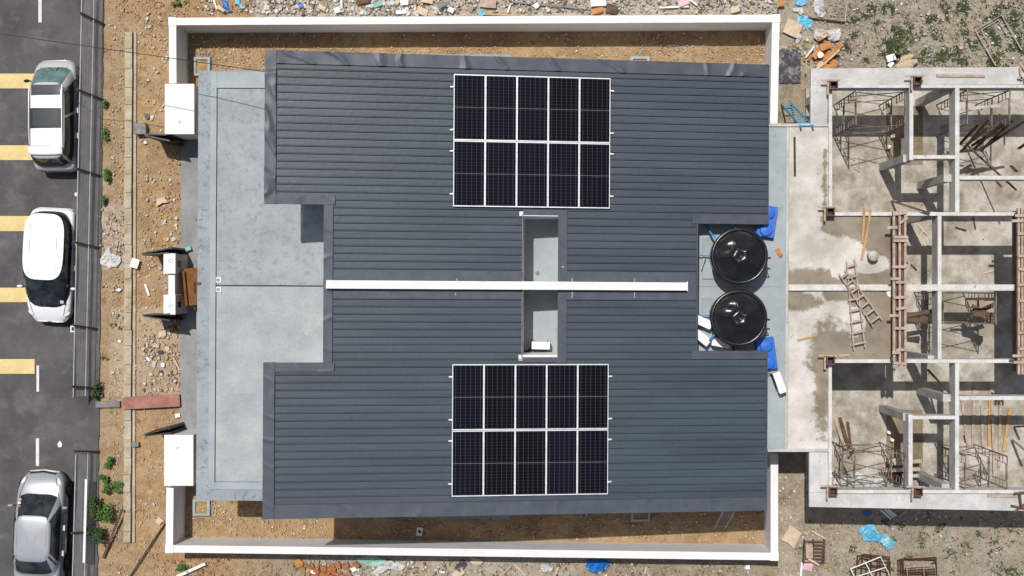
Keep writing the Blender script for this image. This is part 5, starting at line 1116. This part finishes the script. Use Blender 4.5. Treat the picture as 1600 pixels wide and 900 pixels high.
# west side scraps
stick('timber_pole', 'brown slanted pole beside the shrubs along the hoarding', 'pole', (191, 796, .3), (161, 872, .1), .07, .06, 'woodb')
stick('timber_pole', 'long thin dark branch lying towards the bottom wall corner', 'pole', (258, 817, .1), (202, 902, .1), .045, .04, 'woodd')
stick('white_pipe', 'white pipe lying below the lower left wall corner', 'pipe', (321, 880.5, .1), (276, 901, .1), .1, .09, 'white')
board('white_tile', 'square white tile lying on the drain cover', 'tile', 211, 411.5, .16, .27, .33, .03, R_(-15), 'white', jag=.02)
stick('white_pipe', 'short white pipe piece on the soil left of the twin pillars', 'pipe', (227, 444, .05), (233, 462, .05), .08, .06, 'white')
board('broken_slab', 'beige triangular stone slab on the verge below the upper gate', 'stone', 253, 313, .02, .38, .24, .05, .3, 'beige', jag=.35)
board('grey_block', 'grey broken concrete block at the end of the upper gate', 'block', 222, 202, .05, .4, .38, .25, .1, 'grey')
stick('white_pipe', 'grey pipe stub sticking from the drain near the lower gate', 'pipe', (206, 695, .1), (217, 694, .1), .14, .12, 'grey')
board('broken_slab', 'small beige plate on the verge below the twin pillars', 'plate', 254, 522, .03, .26, .2, .03, .2, 'beige')
board('broken_slab', 'beige broken scrap left of the lower boundary wall', 'scrap', 250, 813, .03, .26, .22, .03, -.7, 'beige', jag=.3)
board('white_scrap', 'white paper scrap by the driveway edge above the lower gate', 'scrap', 278, 649, .08, .17, .14, .03, .1, 'white')
stick('white_pipe', 'small pale stick on the driveway by the porch slab', 'stick', (301, 339, .08), (307, 345, .08), .04, .03, 'grey')
for n, (x, y) in enumerate([(276, 341), (271, 374), (262, 374), (275, 352), (186, 453), (187, 533), (176, 582), (232, 561), (224, 545), (241, 568), (255, 570), (236, 585), (262, 545), (252, 585), (246, 540)]):
    chunk('white_stone', 'pale stone pieces scattered on the verge soil left of the driveway', 'stone', x, y, .005, rnd.uniform(.1, .2), rnd.uniform(.08, .15), rnd.uniform(.03, .08), rnd.uniform(0, 3), rnd.choice(['white', 'beige', 'conc']), 'pale stones on the verge')
stick('timber_strip', 'pale strip among the verge rubble left of the driveway', 'strip', (270, 558, .05), (281, 578, .05), .06, .03, 'beige')
for n, (x, y) in enumerate([(251, 550), (251, 583), (230, 182)]): chunk('black_scrap', ['black plastic scrap among the verge rubble, upper one', 'black plastic scrap among the verge rubble, lower one', 'dark scrap near the upper gate pillar'][n], 'scrap', x, y, .02, .18, .14, .04, n, 'black')
chunk('white_cone', 'small white scrap on the road above the sedan', 'scrap', 94, 694, .006, .14, .2, .04, 0, 'whitewall'); chunk('white_stone', 'small white stone on the road above the white hatchback', 'stone', 120, 304, .006, .12, .12, .05, .4, 'white')
# pieces above the top wall
TOP = [('white_tile', 'white square tile piece above the top wall near its left third', 527, 16, .2, .2, 20, 'white'), ('white_plank', 'upright white strip above the top wall next to the white tile', 534, 7, .07, .3, 3, 'white'), ('blue_carton', 'bright blue carton scrap above the top wall', 471, 9, .15, .13, 10, 'bluet'),
       ('broken_slab', 'tan board at the top edge right of the blue carton', 568, 3, .45, .14, 12, 'woodb'), ('white_tile', 'white slab piece beside the teal scrap above the top wall', 632, 4, .28, .2, 8, 'white'), ('teal_scrap', 'teal plastic scrap in the rubble above the top wall', 591, 7, .3, .16, 20, 'teal'),
       ('white_block', 'white flat block just above the top wall right of the teal scrap', 627, 19, .4, .13, 3, 'white'), ('broken_slab', 'beige torn sheet above the top wall left of the bare patch', 660, 18, .4, .22, -20, 'beige'), ('broken_slab', 'beige sheet at the top edge above the solar array left end', 668, 2, .4, .15, -10, 'beige'),
       ('pink_board', 'dusty pink board at the top edge above the solar array', 763, 6, .6, .3, -6, 'wood'), ('white_tile', 'white diamond shaped tile above the solar array', 838, 9, .17, .17, 45, 'white'), ('torn_sheet', 'large white torn panel at the top edge above the solar array right end', 935, 4, .55, .28, 5, 'white'),
       ('orange_board', 'orange brown board below the large white torn panel', 933, 17, .42, .2, 15, 'orangeb'), ('brown_sheet', 'dark brown sheet right of the orange board', 955, 14, .4, .3, -15, 'woodb'), ('pink_plastic', 'pink plastic sheet above the top wall right half', 1068, 4, .4, .22, 15, 'pinkp'),
       ('beige_stone', 'beige stone slab above the right part of the top wall', 1148, 15, .3, .22, 15, 'beige'), ('white_scrap', 'white shard at the left end of the top rubble', 337, 8, .06, .34, 20, 'white'), ('white_scrap', 'pale flat shard right of the left end white shard', 346, 14, .3, .12, -35, 'beige'),
       ('plaster_scrap', 'grey plaster panel above the top wall centre', 690, 8, .32, .2, 30, 'grey'), ('white_tile', 'white tile above the top wall centre beside the bare patch', 705, 16, .2, .16, -30, 'white'), ('broken_slab', 'beige board left of the white square tile above the wall', 503, 12, .3, .16, -30, 'beige'), ('beige_stone', 'beige lump above the wall near the right end', 1221, 6, .2, .2, 0, 'orangeb')]
for nm, lb, x, y, l, w, a, mt in TOP: board(nm, lb, lb.split()[1] if False else 'scrap', x, y, rnd.uniform(.04, .14), l, w, .035, R_(a), mt, jag=.15)
for n, (a, b, mt, lb) in enumerate([((757, 22, .06), (823, 24.5, .06), 'woody', 'long yellow stick just above the top wall over the solar array'), ((800, 3, .06), (905, 13, .06), 'grey', 'long grey pipe lying above the top wall over the solar array'), ((1030, 12, .08), (1076, 10, .08), 'white', 'white strip across the pink plastic sheet'), ((1075, -3, .08), (1089, 8, .08), 'white', 'white strip right of the pink plastic sheet'), ((664, 14, .06), (671, 25, .06), 'beige', 'pale stick at the left of the bare patch above the wall'), ((797, 8, .06), (793, 20, .06), 'white', 'short white stick beside the long grey pipe')]): stick('loose_stick', lb, 'stick', a, b, .06, .04, mt)
# pieces below the bottom wall
for nm, lb, x, y, l, w, a, mt in [('orange_board', 'orange terracotta piece outside the bottom wall left of the netting', 467, 879, .3, .22, -55, 'orangeb'), ('white_scrap', 'white fragment at the bottom edge left of the netting', 492, 894, .3, .12, -20, 'white'), ('white_tile', 'white square fragment left of the green netting', 553, 889, .18, .18, 35, 'white'), ('black_scrap', 'black folded sheet outside the bottom wall below the roof middle', 720, 884, .4, .26, 50, 'blackt'), ('pink_board', 'pinkish board at the bottom edge beside the black sheet', 715, 896, .4, .24, 40, 'beige'), ('broken_slab', 'beige plate outside the bottom wall right of the black sheet', 745, 877, .4, .2, -10, 'beige'), ('white_tile', 'white scrap near the bottom right wall corner', 1168, 886, .16, .14, 10, 'white'), ('broken_slab', 'pale crumpled sheet beside the lower right wall corner', 1236, 838, .5, .6, -25, 'beige')]:
    board(nm, lb, 'scrap', x, y, .04, l, w, .035, R_(a), mt, jag=.2)
for n, (a, b, mt, lb) in enumerate([((803, 881, .05), (822, 899, .05), 'beige', 'pale stick slanting outside the bottom wall left of the white bag'), ((866, 900, .05), (873, 886, .05), 'beige', 'pale stick left of the blue bundle at the bottom edge'), ((1008, 897, .05), (1010, 885, .05), 'beige', 'short pale stick right of the blue bundle'), ((896, 885, .05), (902, 879, .05), 'orangeb', 'short orange stick just left of the blue bundle'), ((786, 897, .05), (799, 884, .05), 'wood', 'light wooden stick outside the wall left of the slanting pale stick'), ((687, 893, .05), (695, 895, .05), 'white', 'tiny white strip by the black sheet')]): stick('loose_stick', lb, 'stick', a, b, .055, .035, mt)
bp_ = None
for n in range(60):
    x = rnd.gauss(512, 20); y = rnd.uniform(882, 901); x += (y - 890) * -.6; c = W(x, y, .05)
    if not bp_:
        m = MB(); m.box((0, 0, .035), (.2, .1, .07)); bp_ = m.build('clay_brick', 'brick', origin=(0, 0, 0)); o = bp_
    else: o = bp_.copy(); col.objects.link(o)
    o.location = (c.x, c.y, rnd.choice([.0, .0, .06, .1])); o.rotation_euler = (rnd.uniform(-.25, .25), rnd.uniform(-.25, .25), rnd.uniform(0, 3.1)); s = rnd.uniform(.6, 1.05); o.scale = (s, rnd.uniform(.8, 1.1), 1)
    tag(o, 'orange clay bricks in a loose heap outside the bottom wall', 'brick', 'clay bricks heaped outside the bottom wall')
for n in range(4):
    x, y = [(478, 896), (545, 892), (573, 880), (640, 893)][n]

# ------------------------------------------------------------------ rubble, gravel, grass, shrubs
def stones(name, regions):
    m = MB()
    for (x0, y0, x1, y1, cnt, s0, s1, pal, *zz) in regions:
        zb = zz[0] if zz else 0
        for _ in range(cnt):
            px, py = rnd.uniform(x0, x1), rnd.uniform(y0, y1)
            c = W(px, py, zb)
            if zb == 0 and nz(c.x * .9, c.y * .9, 7) + .6 * nz(c.x * 2.7, c.y * 2.7, 3) < rnd.uniform(-.6, .25): continue
            s = s0 * (s1 / s0) ** (rnd.random() ** 1.6); k = rnd.choice(pal); f = rnd.uniform(.75, 1.1); cl = tuple(v * f for v in k)
            a = rnd.uniform(0, 6.28); ex = rnd.uniform(.5, 1); hgt = rnd.uniform(.3, .7) * min(s, .12); n = rnd.choice([4, 5, 5, 6]); base = []; top = []
            for i in range(n):
                t = 6.283 * i / n + rnd.uniform(-.3, .3); q = rnd.uniform(.75, 1.1) * s / 2; x, y = q * math.cos(t), q * ex * math.sin(t)
                X, Y = x * math.cos(a) - y * math.sin(a), x * math.sin(a) + y * math.cos(a); base.append((c.x + X, c.y + Y, zb - .03)); top.append((c.x + X * .85, c.y + Y * .85, zb + hgt * rnd.uniform(.6, 1.2)))
            m.add(base + top, [tuple(range(n, 2 * n))] + [(i, (i + 1) % n, n + (i + 1) % n, n + i) for i in range(n)], cl)
    return tag(m.build(name, 'stone', origin=(0, 0, 0)), kind='stuff')
WH = S(228, 226, 222); GR = S(176, 172, 166); BE = S(214, 196, 170); OR = S(196, 130, 76); BR = S(150, 118, 84); DK = S(96, 84, 72); YE = S(220, 178, 116)
tag(stones('plaster_rubble', [(385, -12, 700, 23, 2100, .035, .26, [WH, WH, WH, GR, BE, GR, BR]), (700, -12, 1215, 20, 1400, .04, .22, [WH, GR, GR, BE, BR]), (300, -12, 400, 22, 196, .03, .16, [BE, WH, BR]), (480, 876, 760, 902, 588, .04, .18, [WH, BE, BR, GR]), (760, 880, 1200, 902, 644, .03, .14, [WH, GR, BE, BR, BR]),
    (1218, 40, 1320, 106, 196, .04, .2, [WH, GR, BE, YE]), (1250, 0, 1600, 104, 237, .03, .16, [WH, GR, BE, WH]), (1240, 822, 1600, 902, 210, .03, .14, [WH, GR, BE]), (225, 20, 262, 400, 84, .06, .2, [WH, BE, WH]), (1218, 740, 1262, 902, 308, .03, .16, [WH, GR, BE, WH]), (225, 500, 283, 612, 448, .03, .17, [WH, BE, BE, BR]), (155, 325, 196, 450, 280, .03, .12, [WH, GR, BE, BR]), (1260, 800, 1600, 822, 168, .03, .2, [WH, GR, GR, BR]), (225, 225, 283, 640, 364, .03, .18, [WH, BE, WH, YE]), (170, 20, 197, 900, 224, .03, .13, [WH, BE, BE]), (215, 30, 258, 830, 182, .03, .15, [BE, YE, WH]), (1300, 140, 1600, 760, 364, .015, .07, [WH, GR, DK, BR], .15), (1235, 200, 1290, 700, 154, .012, .05, [GR, DK, BR], 3.5), (1295, 345, 1390, 555, 84, .012, .05, [GR, DK, WH], 3.5)]), 'heaps of pale broken plaster, tile and concrete rubble around the plot', 'rubble')
tag(stones('gravel', [(170, 0, 200, 900, 1176, .02, .09, [BE, BE, YE, WH]), (208, 20, 262, 900, 2240, .02, .09, [BE, BE, YE, WH, WH]), (262, 215, 284, 680, 728, .02, .1, [BE, YE, WH, BR]), (292, 52, 1200, 108, 4200, .025, .10, [BE, YE, WH, BE, BE]), (292, 780, 1198, 842, 4760, .025, .11, [BE, YE, WH, BE, BE]), (240, 872, 480, 902, 728, .02, .1, [BR, BR, BE, OR]), (1215, -5, 1605, 104, 3080, .02, .1, [BE, GR, WH, BR, BE]), (1255, 822, 1605, 902, 2520, .015, .08, [BE, GR, WH, BR]), (180, -8, 300, 26, 336, .02, .1, [BE, YE, BR])]), 'loose pebbles and small stones strewn over the bare soil', 'gravel')
def blades(name, patches, mt, l0, l1, dens, kind=None, label=None, cat=None):
    m = MB()
    for px, py, r in patches:
        c = W(px, py, 0); R = r / 45
        for _ in range(int(dens * R * R * 3.14)):
            a = rnd.uniform(0, 6.28); q = R * math.sqrt(rnd.random()) * (1 + .5 * nz(math.cos(a) * 2 + px, math.sin(a) * 2 + py)); x, y = c.x + q * math.cos(a), c.y + q * math.sin(a)
            if nz(x * 2.2, y * 2.2, 6) + .8 * nz(x * 6, y * 6, 2) < rnd.uniform(-.15, .35): continue
            l = rnd.uniform(l0, l1); t = rnd.uniform(0, 6.28); w = rnd.uniform(.012, .028); d = Vector((math.cos(t), math.sin(t), rnd.uniform(.2, 1.1))).normalized() * l; s = Vector((-math.sin(t), math.cos(t), 0)) * w
            b = Vector((x, y, -.02)); m.add([b - s, b + s, b + d * .6 + s * .8, b + d + Vector((0, 0, -.02)), b + d * .6 - s * .8], [(0, 1, 2, 3, 4)])
    return tag(m.build(name, mt, origin=(0, 0, 0)), label, cat, kind=kind)
GR2 = GRASS + [(rnd.uniform(1300, 1600), rnd.uniform(0, 104), rnd.uniform(3, 9)) for _ in range(70)] + [(rnd.uniform(1330, 1600), rnd.uniform(815, 900), rnd.uniform(2, 6)) for _ in range(40)]
blades('grass', GR2, 'grass', .05, .2, 520, 'stuff', 'patches of short green grass and weeds on the bare ground at right', 'grass')
blades('dry_grass', [(1463, 72, 9), (1471, 66, 6), (1455, 80, 7), (1450, 99, 7), (1484, 845, 9), (1487, 860, 8), (1482, 835, 6), (1475, 850, 6)], 'grassg', .06, .2, 500, 'stuff', 'greyish dusty weed tufts on the bare ground at right', 'grass')
blades('verge_grass', [(184, 455, 4), (187, 497, 6), (178, 505, 5), (190, 510, 4), (165, 165, 4), (170, 535, 4), (163, 560, 4)], 'grass', .06, .18, 500, 'stuff', 'thin grass along the hoarding', 'grass')
def shrub(label, px, py, rx, ry, rz, n, mt='leaf'):
    c = W(px, py, 0); r = empty('shrub', (c.x, c.y, 0), label, 'shrub', 'shrubs along the hoarding'); m = MB(); lob = [(rnd.uniform(-.6, .6) * rx, rnd.uniform(-.6, .6) * ry, rnd.uniform(.3, .8) * rz, rnd.uniform(.3, .55)) for _ in range(6)]
    for _ in range(n):
        lx, ly, lz, lr = rnd.choice(lob); v = Vector((rnd.gauss(0, 1), rnd.gauss(0, 1), rnd.gauss(0, 1))).normalized() * (rnd.random() ** .4)
        p = Vector((c.x + lx + v.x * rx * lr, c.y + ly + v.y * ry * lr, max(.02, lz + v.z * rz * lr))); t = rnd.uniform(0, 6.28); l = rnd.uniform(.05, .1); d = Vector((math.cos(t), math.sin(t), rnd.uniform(-.5, .3))) * l; s = Vector((-math.sin(t), math.cos(t), rnd.uniform(-.4, .4))) * l * .35
        m.add([p - d * .5, p + s, p + d * .5, p - s], [(0, 1, 2, 3)])
    m.build('foliage', mt, r)
    m = MB()
    for k in range(4): lx, ly, lz, _ = lob[k]; m.tube([(c.x, c.y, 0), (c.x + lx, c.y + ly, lz)], .012, 5)
    m.build('stem', 'woodd', r)
for a in [('small leafy shrub at the hoarding foot beside the silver MPV rear', 166, 271, .16, .3, .35, 160), ('tiny shrub at the hoarding foot beside the silver MPV front', 165, 163, .12, .2, .3, 70), ('tiny shrub at the hoarding foot beside the silver MPV middle', 166, 211, .14, .25, .3, 80), ('small shrub at the hoarding foot above the white hatchback', 164, 314, .14, .2, .3, 90), ('dark shrub at the lower end of the long hoarding', 154, 607, .18, .35, .5, 200, 'leafd'), ('bright leafy shrub at the upper end of the shorter hoarding', 171, 722, .22, .25, .35, 160), ('bright shrub on the verge below the upper one', 165, 747, .22, .22, .4, 160), ('wide bright shrub spreading right towards the drain', 178, 761, .4, .22, .4, 280), ('large bright shrub in the middle of the verge group', 170, 797, .36, .45, .6, 420), ('dark green shrub hugging the shorter hoarding', 152, 795, .26, .55, .7, 380, 'leafd'), ('dark bushy shrub lowest beside the shorter hoarding', 155, 832, .36, .45, .65, 380, 'leafd'), ('leafy weed below the lower left wall corner', 284, 886, .3, .22, .35, 120), ('small weed at the top left above the wall corner', 276, 4, .18, .14, .25, 90), ('small weed under the wide bright shrub, near the drain', 172, 718, .1, .1, .2, 40)]: shrub(*a)
# overhead cable
m = MB(); pts = []
for k in range(13):
    t = k / 12; x = -40 + 462 * t; y = 47 + 66 * t; pts.append(W(x, y, 5.6 + .9 * t - .5 * math.sin(math.pi * t)))
m.tube(pts, .012, 5); tag(m.build('overhead_cable', 'black'), 'thin black overhead cable running from the road to the house roof', 'cable')
